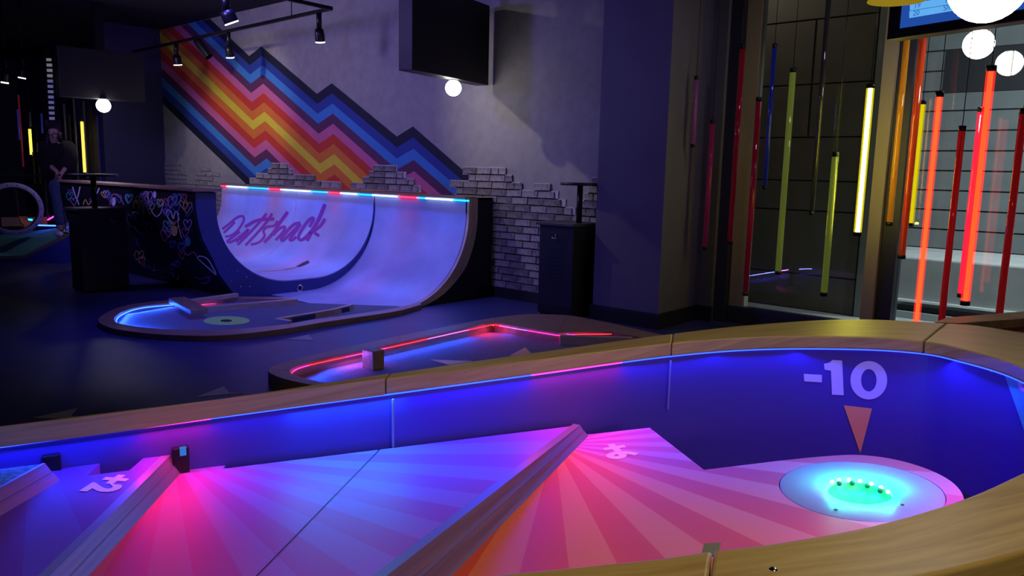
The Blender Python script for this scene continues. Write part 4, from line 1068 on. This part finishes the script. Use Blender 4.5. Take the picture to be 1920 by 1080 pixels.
#g5 = globe((1924, 147), .075, 6.3, 'white globe lamp half cut off at the right edge', roof=3.68)
# yellow shade
ys = onz(1680, -12, 2.05); y_ = thing('yellow_lamp_shade', (ys.x, ys.y, ys.z), 'yellow metal lamp shade cut off at the top beside the score screen', 'lamp shade')
ys.z = 1.4 + (CAM - ys).length * 0 + .0
cc = CAM + ray(1682, -6) * (3.6 / ray(1682, -6).dot(FW)); y_.location = cc
lathe('shade', cc, [(.125, -.018), (.128, -.018), (.06, .16), (.03, .2)], M['yellowshade'], y_, 40)
cyl('rod', cc + Vector((0, 0, .2)), (cc.x, cc.y, 3.68), .008, M['blackmetal'], y_, 8)

# ================================================================== CEILING TRACK AND SPOTLIGHTS
zt = 3.2
ta, tb, tc_ = onz(250, 97, zt), onz(622, 16, zt), onz(530, -4, zt)
tr = thing('lighting_track', (ta + tb) / 2, 'black L-shaped lighting track hung in front of the mural', 'track')
bar('track_bar', ta, tb, .035, zt - .02, zt + .02, M['blackmetal'], tr, .003)
bar('track_bar', tb, tc_, .035, zt - .02, zt + .02, M['blackmetal'], tr, .003)
for p in (ta.lerp(tb, .15), ta.lerp(tb, .85)): cyl('drop_rod', (p.x, p.y, zt), (p.x, p.y, 3.68), .006, M['blackmetal'], tr, 8)
lens = emat('spot_lens', (1, .97, .85), 9); chrome_in = emat('lit_reflector_rim', (1, .98, .9), 2.5)
def spotlight(px, py_top, py_bot, size, label, aim, z_track=None, power=0, cone=30, D_=None):
    if D_ is None:
        p = onz(px, py_top, zt); D_ = (p - CAM).dot(FW)
    top = CAM + ray(px, py_top) * (D_ / ray(px, py_top).dot(FW)); bot = CAM + ray(px, py_bot) * (D_ / ray(px, py_bot).dot(FW)); bot.x, bot.y = top.x, top.y
    H_ = (top.z - bot.z); r = size * D_ / F / 2
    t = thing('track_spotlight', top, label, 'spotlight')
    if top.z < 3.66 and abs(top.z - zt) > .12: cyl('stem', (top.x, top.y, top.z - .01), (top.x, top.y, 3.68), .012, M['blackmetal'], t, 8)
    cyl('driver_box', top, top - Vector((0, 0, H_ * .55)), r * .55, M['blackmetal'], t, 12)
    ax = (Vector(aim) - bot).normalized(); ax = (ax * .5 + Vector((0, 0, -1))).normalized()
    h0 = top - Vector((0, 0, H_ * .55)); 
    lathe('housing', h0, [(0, 0), (r * .8, 0), (r, H_ * .15), (r, H_ * .40)], M['blackmetal'], t, 20, axis=ax)
    lathe('reflector', h0, [(r * .97, H_ * .40), (r * 1.0, H_ * .42), (r * .97, H_ * .445), (r * .80, H_ * .43)], chrome_in, t, 20, axis=ax)
    lathe('lens', h0, [(0, H_ * .38), (r * .5, H_ * .38)], lens, t, 20, axis=ax)
    if power:
        e = h0 + (Vector(aim) - h0).normalized() * (H_ * 2.4)
        light('spot_beam', 'SPOT', e, power, (1, .90, .72), .03, target=aim, spot=cone, blend=1.0)
W = lambda px, py: ony(px, py, YW)
spotlight(330, 80, 122, 15, 'leftmost spotlight on the track in front of the mural', W(392, 285))
spotlight(428, 60, 108, 15, 'spotlight on the track beside the black barrel one', W(476, 215))
spotlight(598, 22, 79, 18, 'spotlight at the right end of the track', W(640, 230))
spotlight(423, -12, 44, 27, 'larger spotlight hanging above the track, top of picture', W(975, 210), D_=6.2)
# tilted barrel on the track
p = onz(368, 72, zt); t = thing('tilted_spotlight', p, 'black barrel spotlight tilted away between its lit neighbours on the track', 'spotlight')
e = CAM + ray(392, 104) * ((p - CAM).dot(FW) / ray(392, 104).dot(FW)); lathe('barrel', p - Vector((0, 0, .02)), [(0, 0), (.05, 0), (.058, .06), (.058, (e - p).length)], M['blackmetal'], t, 18, axis=(e - p)); cyl('stem', p, p + Vector((0, 0, .03)), .012, M['blackmetal'], t, 8)
light('spot_beam_mural', 'SPOT', (-9.4, 3.2, 3.5), 190, (1, .90, .72), .05, target=W(478, 205), spot=42, blend=1)
light('spot_beam_corner', 'SPOT', (-10.6, 3.4, 3.5), 95, (1, .93, .78), .05, target=W(385, 285), spot=30, blend=1)
light('spot_beam_wall', 'SPOT', (-7.6, 4.0, 3.62), 150, (1, .92, .76), .04, target=W(985, 235), spot=46, blend=1)
light('spot_beam_brick', 'SPOT', (-6.0, 3.8, 3.6), 16, (.9, .85, 1), .05, target=W(930, 430), spot=50, blend=1)
for (px, y0, y1, lab) in ((8, 100, 156, 'small spotlight at the far left edge of the picture'), (41, 100, 147, 'small spotlight in the dark far hall, right of the edge one')):
    spotlight(px, y0, y1, 13, lab, (-14, 3, 0), D_=11.0)

# ================================================================== HANGING COLOUR TUBES
def tubemat(name, col, es, emitcol=None):
    m = bpy.data.materials.new(name); m.use_nodes = True; N, L = nodes(m); b = N['Principled BSDF']
    b.inputs['Base Color'].default_value = (*col, 1); b.inputs['Roughness'].default_value = .08
    b.inputs['Transmission Weight'].default_value = .55; b.inputs['IOR'].default_value = 1.15
    b.inputs['Specular IOR Level'].default_value = .8; b.inputs['Coat Weight'].default_value = 1; b.inputs['Coat Roughness'].default_value = .05
    b.inputs['Emission Color'].default_value = (*(emitcol or col), 1); b.inputs['Emission Strength'].default_value = es  # unlit tubes also get a faint added glow to carry their tint
    return m
TM = {'yellow_lit': tubemat('tube_yellow_lit', (1, .9, .1), 7, (1, .86, .06)), 'red_lit': tubemat('tube_red_lit', (1, .1, .04), 1.7, (1, .05, .018)),
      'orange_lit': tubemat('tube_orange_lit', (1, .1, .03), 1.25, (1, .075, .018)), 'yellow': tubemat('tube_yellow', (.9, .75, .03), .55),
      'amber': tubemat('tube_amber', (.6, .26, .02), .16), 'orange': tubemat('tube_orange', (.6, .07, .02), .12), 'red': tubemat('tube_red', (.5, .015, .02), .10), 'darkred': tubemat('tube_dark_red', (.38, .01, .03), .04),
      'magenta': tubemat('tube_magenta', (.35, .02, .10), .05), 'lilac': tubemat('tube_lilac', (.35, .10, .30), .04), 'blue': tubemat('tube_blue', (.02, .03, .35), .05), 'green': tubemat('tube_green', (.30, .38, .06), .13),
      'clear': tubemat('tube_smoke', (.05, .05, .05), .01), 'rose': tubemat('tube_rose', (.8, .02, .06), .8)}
def shell(name, tint, em, es):
    m = bpy.data.materials.new(name); m.use_nodes = True; N, L = nodes(m); N.remove(N['Principled BSDF'])
    t = N.new('ShaderNodeBsdfTransparent'); t.inputs[0].default_value = (*tint, 1); e = N.new('ShaderNodeEmission'); e.inputs[0].default_value = (*em, 1); e.inputs[1].default_value = es
    a = N.new('ShaderNodeAddShader'); L.new(t.outputs[0], a.inputs[0]); L.new(e.outputs[0], a.inputs[1]); L.new(a.outputs[0], N['Material Output'].inputs[0]); return m
CORE = {'yellow_lit': (emat('core_yellow', (1, .90, .14), 34), shell('shell_yellow', (1, 1, .7), (1, .85, .0), .30)),
        'red_lit': (emat('core_red', (1, .085, .015), 2.0), shell('shell_red', (1, .75, .7), (1, .02, .02), .42)),
        'orange_lit': (emat('core_orange', (1, .11, .02), 1.8), shell('shell_orange', (1, .75, .7), (1, .03, .02), .36))}
CORE['yellow_reflected'] = (emat('core_yellow_reflected', (.9, .72, .0), 1.0), shell('shell_yellow_reflected', (1, 1, .6), (.9, .6, 0), .25))
def tube(px_t, py_t, px_b, py_b, y, key, label, wpx=11, n=14, group='hanging colour tubes by the glass'):
    if not label.startswith('~'): pass
    b_ = ony(px_b, py_b, y); D_ = (b_ - CAM).dot(FW); r = wpx * D_ / F / 2; zt_ = min(3.6, vert_at(b_.x, b_.y, py_t))
    t = thing('colour_tube', (b_.x, b_.y, b_.z), label, 'tube light', None)
    if key in CORE:
        cyl('tube', b_, (b_.x, b_.y, zt_), r, CORE[key][1], t, n); cyl('core', b_, (b_.x, b_.y, zt_), r * .52, CORE[key][0], t, n)
    else: cyl('tube', b_, (b_.x, b_.y, zt_), r, TM[key], t, n)
    cyl('end_cap', b_ - Vector((0, 0, .03)), b_, r * 1.08, M['blackmetal'], t, n)
    cyl('end_cap', (b_.x, b_.y, zt_), (b_.x, b_.y, zt_ + .035), r * 1.08, M['blackmetal'], t, n)
    if zt_ < 3.6: cyl('cable', (b_.x, b_.y, zt_ + .03), (b_.x, b_.y, 3.68), .003, M['blackmetal'], t, 6)
    return t
tube(1307, 150, 1299, 270, 6.35, 'lilac', 'short lilac hanging tube right beside the square column', 8)
tube(1336, 232, 1322, 462, 6.45, 'magenta', 'magenta hanging tube low beside the column, second from it', 9)
tube(1392, 92, 1369, 452, 6.5, 'darkred', 'long dark red hanging tube in front of the brown frame post', 10)
tube(1423, 190, 1398, 548, 6.45, 'darkred', 'very dark crimson hanging tube reaching low left of the blue one', 10)
tube(1455, 90, 1434, 348, 6.4, 'blue', 'blue hanging tube in front of the left glass pane', 8)
tube(1488, 136, 1459, 508, 6.4, 'green', 'long olive green hanging tube right of the blue tube', 11)
tube(1553, -10, 1522, 396, 6.3, 'clear', 'smoky near-black hanging tube entering from the top edge', 9)
tube(1566, 294, 1545, 548, 6.1, 'green', 'short yellow-green hanging tube left of the bright yellow one', 12)
tube(1637, 166, 1608, 435, 6.15, 'yellow_lit', 'brightest glowing yellow tube in front of the left glass pane', 14)
tube(1704, 74, 1668, 416, 6.55, 'amber', 'amber hanging tube over the bronze mullion', 11)
tube(1733, 60, 1691, 478, 6.45, 'orange', 'orange-red hanging tube just right of the mullion', 13)
tube(1733, 196, 1708, 418, 7.35, 'yellow_reflected', 'yellow tube reflection in the right pane, built as a tube between the orange and the glowing red tube', 11)  # glowing tube behind the pane stands in for the yellow tube's reflection
tube(1764, 182, 1718, 604, 5.9, 'orange_lit', 'glowing orange-red tube, first lit one right of the mullion', 13)
tube(1802, 246, 1765, 604, 5.8, 'red', 'unlit deep red tube between the two glowing red ones', 12)
tube(1859, 134, 1810, 564, 5.6, 'red_lit', 'tallest glowing red tube near the round lamp', 16)
tube(1842, 210, 1802, 550, 6.5, 'rose', 'rose red tube close behind the tallest glowing red one', 12)
tube(1916, 214, 1873, 596, 5.6, 'red', 'dark red tube nearest the right edge of the picture', 13)

# ================================================================== FAR LEFT HALL
def ftube(px, y0, y1, D_, key, label, wpx=5):
    b_ = CAM + ray(px, y1) * (D_ / ray(px, y1).dot(FW)); tp = vert_at(b_.x, b_.y, y0); t = thing('colour_tube', b_, label, 'tube light')
    cyl('tube', b_, (b_.x, b_.y, tp), wpx * D_ / F / 2, TM[key], t, 10); cyl('cable', (b_.x, b_.y, tp), (b_.x, b_.y, 3.66), .004, M['blackmetal'], t, 5); return t
fy = tubemat('tube_far_yellow', (1, .8, .1), 1.0, (1, .75, .12)); TM['fy'] = fy
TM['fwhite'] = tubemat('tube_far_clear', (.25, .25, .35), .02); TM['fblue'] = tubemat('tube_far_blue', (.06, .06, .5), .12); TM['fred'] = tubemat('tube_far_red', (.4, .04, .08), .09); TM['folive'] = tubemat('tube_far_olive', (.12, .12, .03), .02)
for px, y0, y1, k, l in ((37, 205, 262, 'fblue', 'thin violet-blue tube leftmost in the far hall'), (44, 178, 313, 'fred', 'long dark red tube in the far hall'), (59, 242, 290, 'fy', 'glowing yellow tube left of the person'),
                         (58, 210, 238, 'fwhite', 'pale tube end right above the left yellow tube'), (66, 285, 345, 'folive', 'olive tube below the left yellow tube'), (76, 268, 345, 'folive', 'olive tube just left of the person\'s shoulder'),
                         (80, 213, 250, 'fblue', 'short blue tube left of the person\'s hair'), (124, 195, 262, 'fwhite', 'thin clear tube right above the person\'s shoulder'), (137, 215, 330, 'folive', 'olive tube right beside the person\'s arm'),
                         (147, 185, 335, 'fwhite', 'clear tube left of the right yellow tube'), (159, 228, 323, 'fy', 'glowing yellow tube right of the person'), (165, 190, 335, 'fwhite', 'clear tube right next to the right yellow tube'),
                         (176, 200, 330, 'folive', 'brownish tube between yellow and blue at far right'), (190, 218, 340, 'fblue', 'violet-blue tube by the navy wall corner')):
    ftube(px, y0, y1, 15.5, k, l, 3.2 if k != 'fy' else 5)
# column of glowing bars standing in for a reflection in the far hall
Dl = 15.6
lv = thing('reflection_bars', CAM + ray(96, 225) * (Dl / ray(96, 225).dot(FW)), 'vertical column of small pale reflections, built as glowing bars, in the far hall above the person', 'reflection')
pale = emat('pale_reflection', (.30, .28, .75), .30); pale2 = emat('white_reflection', (.5, .5, .62), .28)
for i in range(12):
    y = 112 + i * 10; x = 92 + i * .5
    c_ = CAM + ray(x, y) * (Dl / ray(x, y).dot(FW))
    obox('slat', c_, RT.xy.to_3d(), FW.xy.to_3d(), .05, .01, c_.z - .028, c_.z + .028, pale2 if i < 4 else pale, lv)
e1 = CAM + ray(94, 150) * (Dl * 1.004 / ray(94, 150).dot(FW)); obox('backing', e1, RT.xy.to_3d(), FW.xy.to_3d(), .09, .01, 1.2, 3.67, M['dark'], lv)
# dark hand rail
ra, rb = CAM + ray(-30, 326) * (13 / ray(-30, 326).dot(FW)), CAM + ray(86, 326) * (13 / ray(86, 326).dot(FW))
rl = thing('dark_handrail', (ra.x, ra.y, 0), 'black rail with posts behind the ring loop at far left', 'railing')
bar('top_bar', ra, rb, .05, ra.z - .04, ra.z, M['black'], rl)
for k in (0.1, .5, .98): p = ra.lerp(rb, k); cyl('post', (p.x, p.y, 0), (p.x, p.y, ra.z - .02), .025, M['black'], rl, 8)

# ramp lane
rp = thing('ramp_lane', (-11.5, 2.0, 0), 'teal carpeted ramp lane with blue side at far left', 'putting course')
g = lambda px, py, z: onz(px, py, z)
r0_, r1_ = g(-60, 489, .03), g(50, 486, .05); rt_ = g(131, 443, .37); rtt = g(150, 441, .37)
bk0, bk1 = g(-60, 440, .15), g(40, 428, .2); bkt = g(108, 432, .42)
vs_ = [g(-80, 488, .04), g(48, 484, .05), g(131, 442, .37), g(150, 441, .37), g(146, 428, .37), g(105, 428, .37), g(30, 436, .25), g(-80, 452, .06)]
n_ = len(vs_); base = [Vector((p.x, p.y, 0)) for p in vs_]
tm = put('carpet_top', vs_, [tuple(range(n_))], M['teal'], rp)
put('blue_side', [vs_[1], vs_[2], vs_[3], base[3], base[2], base[1]], [(0, 1, 2, 3, 4, 5)], mat('blue_side', (.03, .06, .35), .6), rp)
put('blue_side', [vs_[0], vs_[1], base[1], base[0]], [(0, 1, 2, 3)], M['navy'], rp)
for a, b in ((0, 1), (1, 2), (2, 3)):
    A_, B_ = vs_[a], vs_[b]; t_ = Vector((0, 0, .035)); o_ = (A_ + Vector((0, 0, 0)))
    nn_ = Vector((-(B_ - A_).y, (B_ - A_).x, 0)).normalized() * .05
    put('edge_board', [A_, B_, B_ + nn_, A_ + nn_, A_ + t_, B_ + t_, B_ + nn_ + t_, A_ + nn_ + t_], BOXF, M['oak_dark'], rp, uvs=[(0, 0)] * 8)
# blue glowing pocket beyond
bp_ = [g(120, 418, .35), g(138, 404, .35), g(148, 423, .35), g(122, 428, .35)]
slab('lit_pocket', bp_, .05, mat('pocket_blue', (.2, .3, .9), .5), rp)
bar('led_strip', g(66, 421, .42), g(104, 422, .42), .02, .40, .42, M['led_mid_blue'], rp, 0)
bar('led_strip', g(90, 413, .42), g(102, 406, .42), .02, .42, .435, M['led_pink'], rp, 0)
bar('led_strip', g(118, 398, .45), g(131, 391, .45), .02, .44, .46, M['led_cyan'], rp, 0)
bar('led_strip', g(50, 413, .42), g(60, 414, .42), .02, .42, .45, M['led_cyan'], rp, 0)
bar('back_kerb', g(2, 411, .42), g(88, 410, .42), .05, .3, .45, M['oak_dark'], rp)
pw = g(130, 415, .45); light('pocket_led', 'POINT', (pw.x, pw.y, pw.z + .12), 3.0, (.08, .18, 1), .05)
# loop ring
lc = CAM + ray(26, 392) * (11.2 / ray(26, 392).dot(FW)); ringt = thing('loop_ring', lc, 'upright lilac loop ring with bolt holes at far left', 'loop')
axr = (CAM - lc); axr.z = 0; axr = (axr.normalized() + Vector((.25, .1, 0))).normalized()
Ro = 49 * 11.2 / F; Ri = 41 * 11.2 / F
lathe('ring_face', lc, [(Ri, 0), (Ro, 0), (Ro, -.14), (Ri, -.14), (Ri, 0)], mat('lilac_laminate', (.42, .34, .75), .45, emit=None), ringt, 48, axis=axr)
lathe('ring_track', lc, [(Ri - .003, -.01), (Ri - .003, -.13)], M['oak_dark'], ringt, 48, axis=axr)
qr = axr.to_track_quat('Z', 'Y')
for k in range(18):
    a = 2 * math.pi * k / 18; p = lc + qr @ Vector((math.cos(a) * (Ro + Ri) / 2, math.sin(a) * (Ro + Ri) / 2, .001)); cyl('bolt', p, p + axr * .004, .008, M['dark'], ringt, 6)
oc = thing('orange_chute', g(46, 425, .3), 'small orange curved chute at the foot of the loop ring', 'chute')
P0 = [(33, 406), (38, 418), (45, 427), (50, 429)]; P1 = [(48, 405), (52, 416), (58, 426), (64, 429)]
vs_ = []
for (x0, y0), (x1, y1), z in zip(P0, P1, (.52, .42, .34, .32)): vs_ += [g(x0, y0, z), g(x1, y1, z)]
ch = put('chute_bed', vs_, [(0, 1, 3, 2), (2, 3, 5, 4), (4, 5, 7, 6)], mat('orange_laminate', (.7, .18, .06), .5), oc); so = ch.modifiers.new('s', 'SOLIDIFY'); so.thickness = .02

# ---- person leaning over the ramp
DP = 10.9
def PP(px, py, dd=0): r_ = ray(px, py); return CAM + r_ * ((DP + dd) / r_.dot(FW))
foot = PP(110, 441)
pe = thing('person', (foot.x, foot.y, foot.z), 'person with long dark hair in baggy black top and jeans, looking down to putt', 'person')
def skin(name, V, E_, R_, m_, root, sub=2):
    me = bpy.data.meshes.new(name); me.from_pydata([tuple(Vector(v) - Vector(root.location)) for v in V], E_, []); me.materials.append(m_)
    o = bpy.data.objects.new(name, me); COL.objects.link(o); o.parent = root
    s = o.modifiers.new('skin', 'SKIN'); s.use_smooth_shade = True
    me.skin_vertices.new() if not me.skin_vertices else None
    for i, r_ in enumerate(R_):
        me.skin_vertices[0].data[i].radius = r_ if isinstance(r_, tuple) else (r_, r_)
    me.skin_vertices[0].data[0].use_root = True
    ss = o.modifiers.new('sub', 'SUBSURF'); ss.levels = sub; ss.render_levels = sub
    return o
# body (skin tone): pelvis, spine, neck, head, arms, legs
V = [PP(110, 352), PP(108, 312), PP(106, 285, -.06), PP(102, 268, -.14), PP(101, 261, -.18), PP(101, 250, -.2), PP(101, 240, -.2),
     PP(84, 278, -.08), PP(86, 304, -.15), PP(107, 322, -.28), PP(111, 330, -.3),
     PP(126, 277, -.08), PP(131, 304, -.12), PP(116, 324, -.28), PP(112, 332, -.3),
     PP(112, 362, -.02), PP(112, 392, -.05), PP(112, 432, 0), PP(121, 358, .12), PP(121, 392, .12), PP(119, 430, .15)]
E_ = [(0, 1), (1, 2), (2, 3), (3, 4), (4, 5), (5, 6), (2, 7), (7, 8), (8, 9), (9, 10), (2, 11), (11, 12), (12, 13), (13, 14), (0, 15), (15, 16), (16, 17), (0, 18), (18, 19), (19, 20)]
R_ = [.09, .10, .12, .05, .055, .085, .07, .055, .04, .028, .022, .055, .04, .028, .022, .085, .055, .04, .085, .055, .04]
skin('body', V, E_, R_, M['skin'], pe)
# hair
skin('hair', [PP(100, 242, -.17), PP(100, 239, -.24), PP(91, 250, -.22), PP(88, 266, -.22), PP(88, 282, -.2), PP(111, 250, -.2), PP(113, 264, -.18), PP(102, 256, -.08)], [(0, 1), (1, 2), (2, 3), (3, 4), (1, 5), (5, 6), (0, 7)], [.10, .075, .04, .035, .02, .04, .03, .09], M['hair'], pe)
# baggy top
tv = [PP(110, 342), PP(108, 314), PP(106, 288, -.04), PP(104, 276, -.06), PP(86, 281, -.06), PP(84, 304, -.1), PP(98, 320, -.22), PP(126, 280, -.06), PP(133, 305, -.1), PP(122, 322, -.22)]
skin('sweater', tv, [(0, 1), (1, 2), (2, 3), (2, 4), (4, 5), (5, 6), (2, 7), (7, 8), (8, 9)], [(.22, .16), (.26, .19), (.22, .16), .10, .14, .13, .07, .14, .13, .07], M['knit'], pe)
skin('jeans', [PP(110, 352), PP(110, 332), PP(111, 368, -.02), PP(112, 392, -.05), PP(112, 424, -.01), PP(120, 366, .12), PP(121, 392, .12), PP(119, 420, .14)], [(0, 1), (0, 2), (2, 3), (3, 4), (0, 5), (5, 6), (6, 7)], [.16, .15, .115, .085, .075, .11, .085, .07], M['denim'], pe)
for (x, y, dd) in ((110, 439, -.05), (119, 436, .12)):
    sphere('shoe', PP(x, y, dd), .06, M['shoe'], pe, 14, 8, (1.5, .8, .75))
# hands: palm plus fingers round the grip
for sx in (-1, 1):
    hc_ = PP(111 + sx * 1.2, 331 + sx * 2, -.31)
    vv = [hc_, hc_ + Vector((0, 0, -.03))]; ee = [(0, 1)]; rr_ = [.026, .024]
    hd = skin('hand', vv, ee, rr_, M['skin'], pe, 1)
    for f in range(5):
        a = hc_ + Vector((0, 0, .012 - f * .014)); s1 = a + (RT * .03 * sx - FW * .02); s2 = a + (RT * .01 * sx - FW * .045)
        skin('finger', [a, s1, s2], [(0, 1), (1, 2)], [.009, .008, .007], M['skin'], pe, 1)
pt = thing('putter', PP(111, 330, -.33), 'dark golf putter held by the leaning person', 'putter')
cyl('grip', PP(111, 326, -.33), PP(113, 342, -.33), .013, M['knit'], pt, 8); cyl('shaft', PP(113, 342, -.33), PP(124, 436, -.33), .006, M['blackmetal'], pt, 8); q = PP(124, 437, -.33); box('head', q.x - .05, q.x + .05, q.y - .015, q.y + .015, q.z - .012, q.z + .014, M['blackmetal'], pt, bev=.003)
# face: eyes, nose, mouth, ears
hd_c = PP(102, 251, -.21)
for sx in (-1, 1):
    e_ = hd_c - FW * .075 + RT * .030 * sx + UP * .01; sphere('eye', e_, .009, M['hair'], pe, 8, 6)
    sphere('ear', hd_c + RT * .082 * sx, .018, M['skin'], pe, 8, 6, (.5, 1, 1.4))
sphere('nose', hd_c - FW * .088 - UP * .015, .013, M['skin'], pe, 8, 6, (1, 1, 1.5)); sphere('mouth', hd_c - FW * .080 - UP * .045, .016, mat('lips', (.35, .1, .1), .5), pe, 8, 6, (1.3, .6, .4))
print('bricks', nb)
